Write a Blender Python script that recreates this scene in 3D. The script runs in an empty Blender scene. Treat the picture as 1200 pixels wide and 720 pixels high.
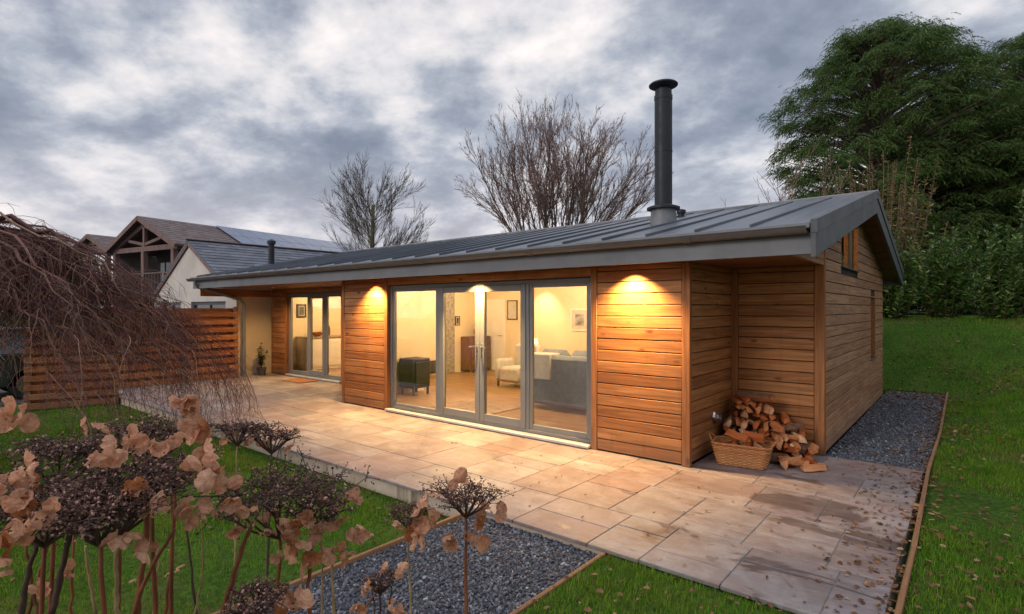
import bpy, math, random
import numpy as np

random.seed(7)
RNG = np.random.default_rng(7)
S = bpy.context.scene
COL = S.collection
R = math.radians

# ------------------------------------------------------------------ camera
YAW = R(39.5)
F_PX = 647.0
CAM_Z = 1.75
HORIZON = 362.0
cy_, sy_ = math.cos(YAW), math.sin(YAW)
RIGHT = np.array([cy_, sy_, 0.0])
FWD = np.array([-sy_, cy_, 0.0])
UP = np.array([0.0, 0.0, 1.0])
CAM = np.array([0.0, 0.0, CAM_Z])


def P(u, v, d):
    """surveyed point: photograph direction (u, v) at d metres forward of the tripod"""
    return CAM + d * (FWD + RIGHT * ((u - 600.0) / F_PX) + UP * ((HORIZON - v) / F_PX))


cam_d = bpy.data.cameras.new("camera")
cam_d.sensor_width = 36.0
cam_d.lens = F_PX / 1200.0 * 36.0
cam_d.shift_y = 2.0 / 1200.0
cam_d.clip_start = 0.05
cam_d.clip_end = 2000
cam = bpy.data.objects.new("camera", cam_d)
cam.location = CAM
cam.rotation_euler = (R(90), 0, YAW)
COL.objects.link(cam)
S.camera = cam


# ------------------------------------------------------------------ mesh builder
def sstep(x, a, b):
    t = np.clip((np.asarray(x, float) - a) / (b - a), 0, 1)
    return t * t * (3 - 2 * t)


class MB:
    def __init__(s):
        s.V = []
        s.F = []
        s.n = 0

    def add(s, V, F, mat=0, smooth=False):
        V = np.asarray(V, float).reshape(-1, 3)
        F = np.asarray(F, int)
        if F.ndim == 1:
            F = F.reshape(1, -1)
        s.V.append(V)
        s.F.append((F + s.n, mat, smooth))
        s.n += len(V)
        return s

    def box(s, x0, x1, y0, y1, z0, z1, mat=0, bev=0.0):
        if bev <= 0:
            V = [(x0, y0, z0), (x1, y0, z0), (x1, y1, z0), (x0, y1, z0),
                 (x0, y0, z1), (x1, y0, z1), (x1, y1, z1), (x0, y1, z1)]
            F = [(0, 3, 2, 1), (4, 5, 6, 7), (0, 1, 5, 4), (1, 2, 6, 5), (2, 3, 7, 6), (3, 0, 4, 7)]
            return s.add(V, F, mat)
        b = min(bev, abs(x1 - x0) / 2.2, abs(y1 - y0) / 2.2, abs(z1 - z0) / 2.2)
        V = []
        idx = {}
        X, Y, Z = (x0, x1), (y0, y1), (z0, z1)
        sg = (1, -1)
        for i in range(2):
            for j in range(2):
                for k in range(2):
                    c = (X[i], Y[j], Z[k])
                    d = (sg[i] * b, sg[j] * b, sg[k] * b)
                    for a in range(3):
                        p = [c[q] + (0 if q == a else d[q]) for q in range(3)]
                        idx[(i, j, k, a)] = len(V)
                        V.append(p)
        F4 = []
        for a in range(3):
            o = [q for q in range(3) if q != a]
            for e in range(2):
                loop = []
                for (m, n) in ((0, 0), (1, 0), (1, 1), (0, 1)):
                    key = [0, 0, 0]
                    key[a] = e
                    key[o[0]] = m
                    key[o[1]] = n
                    loop.append(idx[(key[0], key[1], key[2], a)])
                flip = (e == 0) ^ (a == 1)
                F4.append(loop[::-1] if flip else loop)
        for a in range(3):      # edges along axis a
            o = [q for q in range(3) if q != a]
            for m in range(2):
                for n in range(2):
                    k0 = [0, 0, 0]
                    k0[o[0]] = m
                    k0[o[1]] = n
                    k1 = list(k0)
                    k1[a] = 1
                    q = [idx[(*k0, o[0])], idx[(*k0, o[1])], idx[(*k1, o[1])], idx[(*k1, o[0])]]
                    flip = (m ^ n) ^ (a == 1)
                    F4.append(q if not flip else q[::-1])
        T = []
        for i in range(2):
            for j in range(2):
                for k in range(2):
                    t = [idx[(i, j, k, 0)], idx[(i, j, k, 1)], idx[(i, j, k, 2)]]
                    T.append(t)
        n0 = s.n
        s.add(V, F4, mat)
        s.F.append((np.array(T, int) + n0, mat, False))
        return s

    def obox(s, c, size, M, mat=0, bev=0.0):
        """box centred at c with 3x3 rotation M"""
        t = MB()
        h = [q / 2 for q in size]
        t.box(-h[0], h[0], -h[1], h[1], -h[2], h[2], 0, bev)
        off = s.n
        V = np.concatenate(t.V) @ np.asarray(M).T + np.asarray(c)
        s.V.append(V)
        for F, m, sm in t.F:
            s.F.append((F + off, mat, sm))
        s.n += len(V)
        return s

    def bar(s, a, b, w, h, mat=0, up=(0, 0, 1), bev=0.0):
        a = np.asarray(a, float)
        b = np.asarray(b, float)
        d = b - a
        L = np.linalg.norm(d)
        d = d / L
        up = np.asarray(up, float)
        x = np.cross(d, up)
        if np.linalg.norm(x) < 1e-4:
            x = np.cross(d, (1, 0, 0))
        x /= np.linalg.norm(x)
        z = np.cross(x, d)
        return s.obox((a + b) / 2, (w, L, h), np.stack([x, d, z], 1), mat, bev)

    def tube(s, pts, rad, k=6, mat=0, cap=True, smooth=True):
        p = np.asarray(pts, float)
        n = len(p)
        r = np.broadcast_to(np.asarray(rad, float), (n,))
        t = np.gradient(p, axis=0)
        t /= np.linalg.norm(t, axis=1)[:, None] + 1e-12
        m = t.mean(0)
        ref = np.array([0.0, 0, 1]) if abs(m[2]) < 0.8 * np.linalg.norm(m) + 1e-9 else np.array([1.0, 0, 0])
        a = np.cross(t, ref)
        a /= np.linalg.norm(a, axis=1)[:, None] + 1e-12
        b = np.cross(t, a)
        th = np.arange(k) * 2 * math.pi / k
        ring = a[:, None, :] * np.cos(th)[None, :, None] + b[:, None, :] * np.sin(th)[None, :, None]
        V = (p[:, None, :] + ring * r[:, None, None]).reshape(-1, 3)
        i = np.arange(n - 1)[:, None] * k
        j = np.arange(k)[None, :]
        j2 = (j + 1) % k
        F = np.stack([i + j, i + j2, i + k + j2, i + k + j], -1).reshape(-1, 4)
        n0 = s.n
        s.add(V, F, mat, smooth)
        if cap and k > 2:
            s.F.append((np.arange(k).reshape(1, -1)[:, ::-1] + n0, mat, False))
            s.F.append((np.arange(k).reshape(1, -1) + n0 + (n - 1) * k, mat, False))
        return s

    def lathe(s, c, prof, k=24, mat=0, smooth=True, M=None):
        """prof: list of (r, z); around z through c"""
        c = np.asarray(c, float)
        th = np.arange(k) * 2 * math.pi / k
        pr = np.asarray(prof, float)
        V = np.stack([pr[:, 0][:, None] * np.cos(th), pr[:, 0][:, None] * np.sin(th),
                      np.repeat(pr[:, 1][:, None], k, 1)], -1).reshape(-1, 3)
        if M is not None:
            V = V @ np.asarray(M).T
        V = V + c
        n = len(pr)
        i = np.arange(n - 1)[:, None] * k
        j = np.arange(k)[None, :]
        j2 = (j + 1) % k
        F = np.stack([i + j, i + j2, i + k + j2, i + k + j], -1).reshape(-1, 4)
        n0 = s.n
        s.add(V, F, mat, smooth)
        s.F.append((np.arange(k).reshape(1, -1)[:, ::-1] + n0, mat, False))
        s.F.append((np.arange(k).reshape(1, -1) + n0 + (n - 1) * k, mat, False))
        return s

    def prism(s, poly, axis, a, b, mat=0):
        """poly in the two other axes (cyclic order), extruded along axis from a to b"""
        n = len(poly)
        o = [q for q in range(3) if q != axis]
        V = np.zeros((2 * n, 3))
        for e, val in enumerate((a, b)):
            for i, (p, q) in enumerate(poly):
                V[e * n + i, axis] = val
                V[e * n + i, o[0]] = p
                V[e * n + i, o[1]] = q
        F = [(i, (i + 1) % n, n + (i + 1) % n, n + i) for i in range(n)]
        n0 = s.n
        s.add(V, F, mat)
        s.F.append((np.arange(n).reshape(1, -1)[:, ::-1] + n0, mat, False))
        s.F.append((np.arange(n).reshape(1, -1) + n0 + n, mat, False))
        return s

    def build(s, name, mats, parent=None, fix=True, local=False):
        V = np.concatenate(s.V) if s.V else np.zeros((0, 3))
        if parent is not None and not local:
            rt = parent
            while rt.parent:
                rt = rt.parent
            V = V - np.array(rt.location)
        me = bpy.data.meshes.new(name)
        me.vertices.add(len(V))
        me.vertices.foreach_set("co", V.astype(np.float32).ravel())
        starts, tot, loops, mi, sm = [], [], [], [], []
        cur = 0
        for F, m, smo in s.F:
            k = F.shape[1]
            c = F.shape[0]
            loops.append(F.ravel())
            starts.append(cur + np.arange(c) * k)
            tot.append(np.full(c, k))
            mi.append(np.full(c, m))
            sm.append(np.full(c, smo))
            cur += c * k
        loops = np.concatenate(loops)
        me.loops.add(len(loops))
        me.loops.foreach_set("vertex_index", loops.astype(np.int32))
        st = np.concatenate(starts)
        me.polygons.add(len(st))
        me.polygons.foreach_set("loop_start", st.astype(np.int32))
        me.polygons.foreach_set("loop_total", np.concatenate(tot).astype(np.int32))
        me.polygons.foreach_set("material_index", np.concatenate(mi).astype(np.int32))
        me.polygons.foreach_set("use_smooth", np.concatenate(sm).astype(bool))
        me.update(calc_edges=True)
        if len(st) < 200000:
            me.validate()
        for m in (mats if isinstance(mats, (list, tuple)) else [mats]):
            me.materials.append(m)
        if fix and len(st) < 60000:
            import bmesh
            bm = bmesh.new()
            bm.from_mesh(me)
            bmesh.ops.recalc_face_normals(bm, faces=bm.faces)
            bm.to_mesh(me)
            bm.free()
            me.set_sharp_from_angle(angle=R(38))
        o = bpy.data.objects.new(name, me)
        COL.objects.link(o)
        if parent is not None:
            o.parent = parent
        return o


def tag(o, label=None, cat=None, group=None, kind=None):
    if label:
        o["label"] = label
    if cat:
        o["category"] = cat
    if group:
        o["group"] = group
    if kind:
        o["kind"] = kind
    return o


def thing(name, loc, label, cat, group=None):
    o = bpy.data.objects.new(name, None)
    o.empty_display_size = 0.2
    o.location = loc
    COL.objects.link(o)
    return tag(o, label, cat, group)


# ------------------------------------------------------------------ materials
def lin(c):
    return tuple(c) + (1.0,) if len(c) == 3 else tuple(c)


class NT:
    def __init__(s, name):
        s.m = bpy.data.materials.new(name)
        s.m.use_nodes = True
        s.t = s.m.node_tree
        s.t.nodes.clear()
        s.out = s.t.nodes.new("ShaderNodeOutputMaterial")

    def n(s, typ, **kw):
        nd = s.t.nodes.new(typ)
        for k, v in kw.items():
            if k in nd.inputs:
                s.set(nd.inputs[k], v)
            else:
                setattr(nd, k, v)
        return nd

    def set(s, inp, v):
        if isinstance(v, bpy.types.NodeSocket):
            s.t.links.new(v, inp)
        elif isinstance(v, (tuple, list)) and len(v) == 3 and inp.type == 'RGBA':
            inp.default_value = lin(v)
        else:
            inp.default_value = v

    def ramp(s, fac, stops, interp='LINEAR'):
        r = s.t.nodes.new("ShaderNodeValToRGB")
        r.color_ramp.interpolation = interp
        el = r.color_ramp.elements
        while len(el) > 1:
            el.remove(el[-1])
        for i, (p, c) in enumerate(stops):
            e = el[0] if i == 0 else el.new(p)
            e.position = p
            e.color = lin(c) if not isinstance(c, (int, float)) else (c, c, c, 1)
        s.t.links.new(fac, r.inputs[0])
        return r.outputs[0]

    def math(s, op, a, b=0.0, clamp=False):
        m = s.t.nodes.new("ShaderNodeMath")
        m.operation = op
        m.use_clamp = clamp
        s.set(m.inputs[0], a)
        s.set(m.inputs[1], b)
        return m.outputs[0]

    def mix(s, fac, a, b, mode='MIX'):
        m = s.t.nodes.new("ShaderNodeMix")
        m.data_type = 'RGBA'
        m.blend_type = mode
        s.set(m.inputs[0], fac)
        s.set(m.inputs[6], lin(a) if isinstance(a, tuple) else a)
        s.set(m.inputs[7], lin(b) if isinstance(b, tuple) else b)
        return m.outputs[2]

    def coord(s, kind="Object"):
        return s.n("ShaderNodeTexCoord").outputs[kind]

    def pos(s):
        return s.n("ShaderNodeNewGeometry").outputs["Position"]

    def island(s):
        return s.n("ShaderNodeNewGeometry").outputs["Random Per Island"]

    def mapping(s, vec, scale=(1, 1, 1), loc=(0, 0, 0)):
        m = s.n("ShaderNodeMapping")
        s.t.links.new(vec, m.inputs[0])
        m.inputs["Scale"].default_value = scale
        s.set(m.inputs["Location"], loc)
        return m.outputs[0]

    def noise(s, vec, scale, detail=4.0, rough=0.5, dist=0.0, out="Fac"):
        nd = s.n("ShaderNodeTexNoise")
        if vec is not None:
            s.t.links.new(vec, nd.inputs["Vector"])
        nd.inputs["Scale"].default_value = scale
        nd.inputs["Detail"].default_value = detail
        nd.inputs["Roughness"].default_value = rough
        nd.inputs["Distortion"].default_value = dist
        return nd.outputs[out]

    def voro(s, vec, scale, out="Distance", feature='F1'):
        nd = s.n("ShaderNodeTexVoronoi")
        nd.feature = feature
        s.t.links.new(vec, nd.inputs["Vector"])
        nd.inputs["Scale"].default_value = scale
        return nd.outputs[out]

    def bump(s, h, strength=0.3, dist=0.01):
        b = s.n("ShaderNodeBump")
        b.inputs["Strength"].default_value = strength
        b.inputs["Distance"].default_value = dist
        s.t.links.new(h, b.inputs["Height"])
        return b.outputs[0]

    def pbsdf(s, color, rough=0.6, metal=0.0, normal=None, spec=0.5, **kw):
        b = s.n("ShaderNodeBsdfPrincipled")
        s.set(b.inputs["Base Color"], color)
        s.set(b.inputs["Roughness"], rough)
        s.set(b.inputs["Metallic"], metal)
        s.set(b.inputs["Specular IOR Level"], spec)
        if normal is not None:
            s.t.links.new(normal, b.inputs["Normal"])
        for k, v in kw.items():
            s.set(b.inputs[k], v)
        return b.outputs[0]

    def done(s, sh):
        s.t.links.new(sh, s.out.inputs[0])
        return s.m


def shift_by_island(t, vec, amt=37.0):
    cx = t.n("ShaderNodeCombineXYZ")
    i = t.island()
    for k, f in enumerate((amt, amt * 1.7, amt * 0.6)):
        t.t.links.new(t.math('MULTIPLY', i, f), cx.inputs[k])
    v = t.n("ShaderNodeVectorMath", operation='ADD')
    t.t.links.new(vec, v.inputs[0])
    t.t.links.new(cx.outputs[0], v.inputs[1])
    return v.outputs[0]


def mat_wood(name, axis, c0, c1, c2, rough=0.55, knots=True, grey=0.0, drk=0.45):
    """boards with the grain along axis (0 x, 1 y, 2 z)"""
    t = NT(name)
    base = shift_by_island(t, t.pos())
    sc = [26, 26, 26]
    sc[axis] = 1.3
    g = t.noise(t.mapping(base, tuple(sc)), 1.0, 6, 0.62, 0.6)
    sc2 = [70, 70, 70]
    sc2[axis] = 2.2
    g2 = t.noise(t.mapping(base, tuple(sc2)), 1.0, 3, 0.6, 0.2)
    col = t.ramp(t.island(), [(0.0, c0), (0.5, c1), (1.0, c2)])
    dark = t.mix(1.0, col, (drk, drk * 0.83, drk * 0.72), 'MULTIPLY')
    col = t.mix(t.ramp(g, [(0.36, 0.85), (0.62, 0.0)]), col, dark)
    col = t.mix(t.ramp(g2, [(0.4, 0.25), (0.62, 0.0)]), col, dark)
    if knots:
        sk = [8.0, 8.0, 8.0]
        sk[axis] = 3.6
        v = t.voro(t.mapping(base, tuple(sk)), 0.55)
        col = t.mix(t.ramp(v, [(0.05, 0.9), (0.13, 0.0)]), col, (c0[0] * 0.28, c0[1] * 0.22, c0[2] * 0.2))
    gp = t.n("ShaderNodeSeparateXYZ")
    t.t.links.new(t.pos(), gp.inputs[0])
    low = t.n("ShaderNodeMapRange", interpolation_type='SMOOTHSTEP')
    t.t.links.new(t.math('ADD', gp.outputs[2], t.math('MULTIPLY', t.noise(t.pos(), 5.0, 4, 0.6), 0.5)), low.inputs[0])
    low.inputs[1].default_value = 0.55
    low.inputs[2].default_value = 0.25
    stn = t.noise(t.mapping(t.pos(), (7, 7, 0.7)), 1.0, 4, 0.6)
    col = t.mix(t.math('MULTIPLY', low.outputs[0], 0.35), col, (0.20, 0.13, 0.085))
    col = t.mix(t.ramp(stn, [(0.56, 0.0), (0.72, 0.35)]), col, t.mix(1.0, col, (0.55, 0.47, 0.43), 'MULTIPLY'))
    blot = t.noise(t.pos(), 0.9, 3, 0.55)
    col = t.mix(t.ramp(blot, [(0.42, 0.28), (0.65, 0.0)]), col, t.mix(1.0, col, (0.7, 0.64, 0.62), 'MULTIPLY'))
    if grey:
        gn = t.noise(t.pos(), 1.7, 4, 0.6)
        col = t.mix(t.math('MULTIPLY', t.ramp(gn, [(0.3, 0.4), (0.7, 1.0)]), grey), col, (0.30, 0.24, 0.20))
    nrm = t.bump(g, 0.25, 0.004)
    return t.done(t.pbsdf(col, t.ramp(g, [(0.3, rough + 0.15), (0.7, rough - 0.08)]), 0, nrm, 0.35))


def mat_plain(name, col, rough=0.5, metal=0.0, var=0.12, scale=6.0, bump=0.0, spec=0.5, bscale=None):
    t = NT(name)
    n = t.noise(t.coord(), scale, 5, 0.6)
    d = tuple(c * (1 - var * 1.6) for c in col)
    l = tuple(min(1, c * (1 + var)) for c in col)
    c = t.ramp(n, [(0.3, d), (0.7, l)])
    nrm = None
    if bump:
        nrm = t.bump(t.noise(t.coord(), bscale or scale * 8, 4, 0.6), bump, 0.01)
    rr = t.ramp(t.noise(t.coord(), scale * 2.3, 4, 0.6), [(0.3, max(0.02, rough - 0.08)), (0.7, min(1, rough + 0.1))])
    return t.done(t.pbsdf(c, rr, metal, nrm, spec))


def mat_leaf(name, stops, rough=0.5, transl=0.3, nscale=3.0, spec=0.4):
    t = NT(name)
    c = t.ramp(t.island(), stops)
    n = t.noise(t.coord(), nscale, 3, 0.6)
    c = t.mix(t.ramp(n, [(0.3, 0.45), (0.7, 0.0)]), c, t.mix(1.0, c, (0.5, 0.52, 0.5), 'MULTIPLY'))
    b = t.pbsdf(c, rough, 0, None, spec)
    tr = t.n("ShaderNodeBsdfTranslucent")
    t.t.links.new(c, tr.inputs[0])
    m = t.n("ShaderNodeMixShader")
    m.inputs[0].default_value = transl
    t.t.links.new(b, m.inputs[1])
    t.t.links.new(tr.outputs[0], m.inputs[2])
    return t.done(m.outputs[0])


def mat_emit(name, col, st):
    t = NT(name)
    e = t.n("ShaderNodeEmission")
    e.inputs[0].default_value = lin(col)
    e.inputs[1].default_value = st
    return t.done(e.outputs[0])


def mat_glass(name, tint=(0.96, 0.98, 0.97), refl=1.0):
    t = NT(name)
    tr = t.n("ShaderNodeBsdfTransparent")
    tr.inputs[0].default_value = lin(tint)
    gl = t.n("ShaderNodeBsdfGlossy")
    gl.inputs["Roughness"].default_value = 0.02
    gl.inputs["Color"].default_value = (0.95, 0.97, 1, 1)
    fr = t.n("ShaderNodeFresnel")
    fr.inputs[0].default_value = 1.5
    f = t.math('ADD', t.math('MULTIPLY', fr.outputs[0], 2.4 * refl), 0.05, True)
    nz = t.noise(t.pos(), 0.7, 2, 0.5)
    bp = t.bump(nz, 0.02, 0.02)
    t.t.links.new(bp, gl.inputs["Normal"])
    m = t.n("ShaderNodeMixShader")
    t.t.links.new(f, m.inputs[0])
    t.t.links.new(tr.outputs[0], m.inputs[1])
    t.t.links.new(gl.outputs[0], m.inputs[2])
    return t.done(m.outputs[0])


M = {}
C0, C1, C2 = (0.34, 0.132, 0.038), (0.44, 0.186, 0.058), (0.51, 0.24, 0.085)
M['wood_x'] = mat_wood('larch_boards_x', 0, C0, C1, C2)
M['wood_y'] = mat_wood('larch_boards_y', 1, (0.36, 0.17, 0.075), (0.44, 0.22, 0.105), (0.49, 0.265, 0.135), grey=0.12)
M['wood_ys'] = mat_wood('larch_boards_y_warm', 1, C0, C1, C2)
M['wood_z'] = mat_wood('larch_post', 2, C0, (0.34, 0.13, 0.04), C1)
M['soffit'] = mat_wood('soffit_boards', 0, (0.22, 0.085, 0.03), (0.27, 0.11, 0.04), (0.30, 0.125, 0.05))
M['fence'] = mat_wood('fence_boards', 1, (0.38, 0.135, 0.055), (0.46, 0.18, 0.075), (0.52, 0.225, 0.10), rough=0.7)
M['fence_post'] = mat_wood('fence_post_wood', 2, (0.20, 0.13, 0.10), (0.25, 0.17, 0.13), (0.28, 0.2, 0.16), rough=0.8)
M['edging'] = mat_wood('edging_timber', 1, (0.33, 0.15, 0.05), (0.42, 0.2, 0.07), (0.48, 0.25, 0.1), rough=0.7, knots=False)
M['core'] = mat_plain('dark_breather_membrane', (0.03, 0.022, 0.018), 0.9)
M['alu'] = mat_plain('grey_powder_coated_aluminium', (0.155, 0.165, 0.175), 0.42, 0.0, 0.08, 3)
M['frame'] = mat_plain('grey_door_frame', (0.16, 0.163, 0.163), 0.4, 0.0, 0.06, 4)
M['fascia'] = mat_plain('grey_fascia_paint', (0.15, 0.155, 0.17), 0.5, 0.0, 0.14, 1.6)
M['barge'] = mat_plain('dark_grey_bargeboard', (0.07, 0.076, 0.086), 0.5, 0.0, 0.12, 1.6)
M['gutter'] = mat_plain('brown_grey_gutter', (0.095, 0.085, 0.082), 0.35, 0.0, 0.15, 3)
M['chrome'] = mat_plain('brushed_steel', (0.62, 0.6, 0.57), 0.25, 1.0, 0.05, 9)
M['sill'] = mat_plain('pale_threshold', (0.5, 0.5, 0.5), 0.4, 0.3, 0.08, 5)
M['flue'] = mat_plain('black_flue_steel', (0.022, 0.024, 0.031), 0.5, 0.0, 0.1, 3, spec=0.3)
M['flash'] = mat_plain('lead_flashing', (0.17, 0.175, 0.19), 0.55, 0.1, 0.15, 5)
M['glass'] = mat_glass('pane_glass')
M['cream_in'] = mat_plain('cream_plaster', (0.70, 0.60, 0.44), 0.8, 0, 0.04, 2)
M['ceil'] = mat_plain('white_ceiling', (0.8, 0.76, 0.68), 0.9, 0, 0.03, 2)
M['render'] = mat_plain('cream_render', (0.60, 0.50, 0.36), 0.85, 0, 0.10, 1.5, 0.25)
M['render_c'] = mat_plain('weathered_render', (0.52, 0.47, 0.42), 0.88, 0, 0.14, 1.1, 0.3)
M['floor_wood'] = mat_wood('oak_floor', 0, (0.36, 0.2, 0.09), (0.42, 0.25, 0.12), (0.47, 0.29, 0.15), rough=0.35, knots=False)


def mk_roof():
    t = NT('standing_seam_zinc')
    p = t.pos()
    n = t.noise(t.mapping(p, (1, 0.35, 0.35)), 1.3, 5, 0.6)
    n2 = t.noise(t.mapping(p, (9, 0.5, 0.5)), 1.2, 5, 0.65)
    c = t.ramp(n, [(0.3, (0.062, 0.074, 0.092)), (0.7, (0.118, 0.136, 0.165))])
    c = t.mix(t.ramp(n2, [(0.45, 0.0), (0.7, 0.45)]), c, (0.21, 0.21, 0.215))
    return t.done(t.pbsdf(c, t.ramp(n, [(0.3, 0.34), (0.7, 0.5)]), 0.35, t.bump(n, 0.25, 0.02), 0.6))


M['roof'] = mk_roof()


def mk_tile(name, c0, c1, c2, mossy=0.0):
    t = NT(name)
    c = t.ramp(t.island(), [(0, c0), (0.5, c1), (1, c2)])
    n = t.noise(t.pos(), 3, 5, 0.65)
    c = t.mix(t.ramp(n, [(0.35, 0.5), (0.65, 0)]), c, t.mix(1.0, c, (0.55, 0.55, 0.55), 'MULTIPLY'))
    if mossy:
        c = t.mix(t.ramp(t.noise(t.pos(), 9, 4), [(0.58, 0), (0.7, mossy)]), c, (0.12, 0.13, 0.06))
    return t.done(t.pbsdf(c, 0.65, 0, t.bump(n, 0.4, 0.01), 0.4))


M['slate'] = mk_tile('blue_slate', (0.09, 0.10, 0.13), (0.13, 0.14, 0.17), (0.17, 0.18, 0.21), 0.4)
M['tile'] = mk_tile('brown_roof_tile', (0.11, 0.075, 0.07), (0.15, 0.105, 0.1), (0.18, 0.13, 0.12))
M['solar'] = mat_plain('solar_cell_glass', (0.16, 0.19, 0.27), 0.15, 0.0, 0.08, 2, spec=0.8)
M['beam'] = mat_wood('weathered_oak_frame', 2, (0.20, 0.13, 0.12), (0.25, 0.17, 0.155), (0.29, 0.2, 0.185), rough=0.8, knots=False)
M['barn_dark'] = mat_plain('dark_barn_cladding', (0.05, 0.038, 0.036), 0.85, 0, 0.2, 3)  # very dark brown cladding, mottled at random
M['barn_glass'] = mat_plain('teal_tinted_glazing', (0.10, 0.17, 0.19), 0.12, 0.0, 0.2, 1.5, spec=0.9)


def mk_paving():
    t = NT('sandstone_flags')
    p = t.pos()
    ps = shift_by_island(t, p, 23)
    c = t.ramp(t.island(), [(0.0, (0.27, 0.22, 0.20)), (0.14, (0.255, 0.18, 0.175)), (0.3, (0.32, 0.285, 0.265)),
                            (0.45, (0.185, 0.18, 0.195)), (0.58, (0.28, 0.215, 0.215)), (0.72, (0.34, 0.315, 0.30)),
                            (0.86, (0.225, 0.205, 0.215)), (1.0, (0.25, 0.15, 0.12))])
    st = t.noise(t.mapping(ps, (1.2, 6.5, 1)), 1.6, 6, 0.62, 1.2)
    c = t.mix(t.ramp(st, [(0.36, 0.7), (0.62, 0.0)]), c, (0.17, 0.115, 0.10))
    st2 = t.noise(ps, 2.4, 5, 0.6, 0.8)
    c = t.mix(t.ramp(st2, [(0.5, 0.0), (0.72, 0.5)]), c, (0.40, 0.37, 0.345))
    fine = t.noise(p, 55, 4, 0.7)
    c = t.mix(t.ramp(fine, [(0.35, 0.35), (0.6, 0.0)]), c, (0.16, 0.13, 0.11))
    dirt = t.noise(p, 1.7, 7, 0.68, 0.5)
    c = t.mix(t.ramp(dirt, [(0.42, 0.5), (0.58, 0.0)]), c, t.mix(1.0, c, (0.52, 0.47, 0.46), 'MULTIPLY'))
    wet = t.noise(t.mapping(p, (0.55, 1.1, 1), (3.1, 0.4, 0)), 1.25, 5, 0.6, 0.6)
    gx = t.n("ShaderNodeSeparateXYZ")
    t.t.links.new(p, gx.inputs[0])
    side = t.n("ShaderNodeMapRange", interpolation_type='SMOOTHSTEP')
    t.t.links.new(gx.outputs[0], side.inputs[0])
    side.inputs[1].default_value = -4.5
    side.inputs[2].default_value = -1.2
    w = t.math('MULTIPLY', t.ramp(wet, [(0.575, 0.0), (0.60, 1.0)]), side.outputs[0])
    c = t.mix(t.math('MULTIPLY', w, 0.6), c, t.mix(1.0, c, (0.30, 0.27, 0.26), 'MULTIPLY'))
    damp = t.ramp(t.noise(p, 7.5, 3, 0.5, 0.4), [(0.63, 0.0), (0.68, 0.6)])
    c = t.mix(t.math('MULTIPLY', damp, side.outputs[0]), c, t.mix(1.0, c, (0.4, 0.37, 0.36), 'MULTIPLY'))
    r = t.mix(w, t.ramp(st, [(0.3, 0.5), (0.7, 0.68)]), (0.28, 0.28, 0.28))
    nb = t.bump(t.math('ADD', t.noise(ps, 5, 6, 0.65), t.math('MULTIPLY', fine, 0.25)), 0.35, 0.012)
    return t.done(t.pbsdf(c, r, 0, nb, 0.45))


M['paving'] = mk_paving()
M['mortar'] = mat_plain('mortar_joint', (0.17, 0.15, 0.14), 0.9, 0, 0.25, 9, 0.3)


def mk_kerb():
    t = NT('stained_concrete_upstand')
    p = t.pos()
    n = t.noise(p, 3, 6, 0.65)
    c = t.ramp(n, [(0.3, (0.34, 0.26, 0.19)), (0.7, (0.50, 0.42, 0.34))])
    s_ = t.noise(t.mapping(p, (3.5, 3.5, 0.35)), 1.4, 4, 0.6)
    c = t.mix(t.ramp(s_, [(0.56, 0.0), (0.66, 0.75)]), c, (0.10, 0.085, 0.05))
    return t.done(t.pbsdf(c, 0.9, 0, t.bump(n, 0.4, 0.01), 0.3))


M['kerb'] = mk_kerb()


def mk_ground():
    t = NT('lawn_soil_and_moss')
    p = t.pos()
    n = t.noise(p, 1.1, 6, 0.62)
    n2 = t.noise(p, 22, 5, 0.7)
    c = t.ramp(n, [(0.3, (0.035, 0.08, 0.012)), (0.55, (0.06, 0.125, 0.016)), (0.75, (0.085, 0.11, 0.025))])
    c = t.mix(t.ramp(n2, [(0.4, 0.6), (0.62, 0.0)]), c, (0.018, 0.02, 0.008))
    bare = t.noise(t.mapping(p, (1, 1, 1), (4, 9, 0)), 0.75, 6, 0.65)
    c = t.mix(t.ramp(bare, [(0.54, 0.0), (0.66, 0.85)]), c, (0.11, 0.07, 0.035))
    return t.done(t.pbsdf(c, 1.0, 0, t.bump(n2, 0.8, 0.03), 0.05))


M['ground'] = mk_ground()


def mk_gravel(name, a, b, c_):
    t = NT(name)
    c = t.ramp(t.island(), [(0, a), (0.45, b), (0.85, c_), (0.93, c_), (1.0, (0.34, 0.35, 0.38))])
    n = t.noise(t.pos(), 60, 3, 0.6)
    c = t.mix(t.ramp(n, [(0.35, 0.4), (0.65, 0)]), c, t.mix(1.0, c, (0.5, 0.5, 0.5), 'MULTIPLY'))
    return t.done(t.pbsdf(c, 0.55, 0, None, 0.5))


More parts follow.
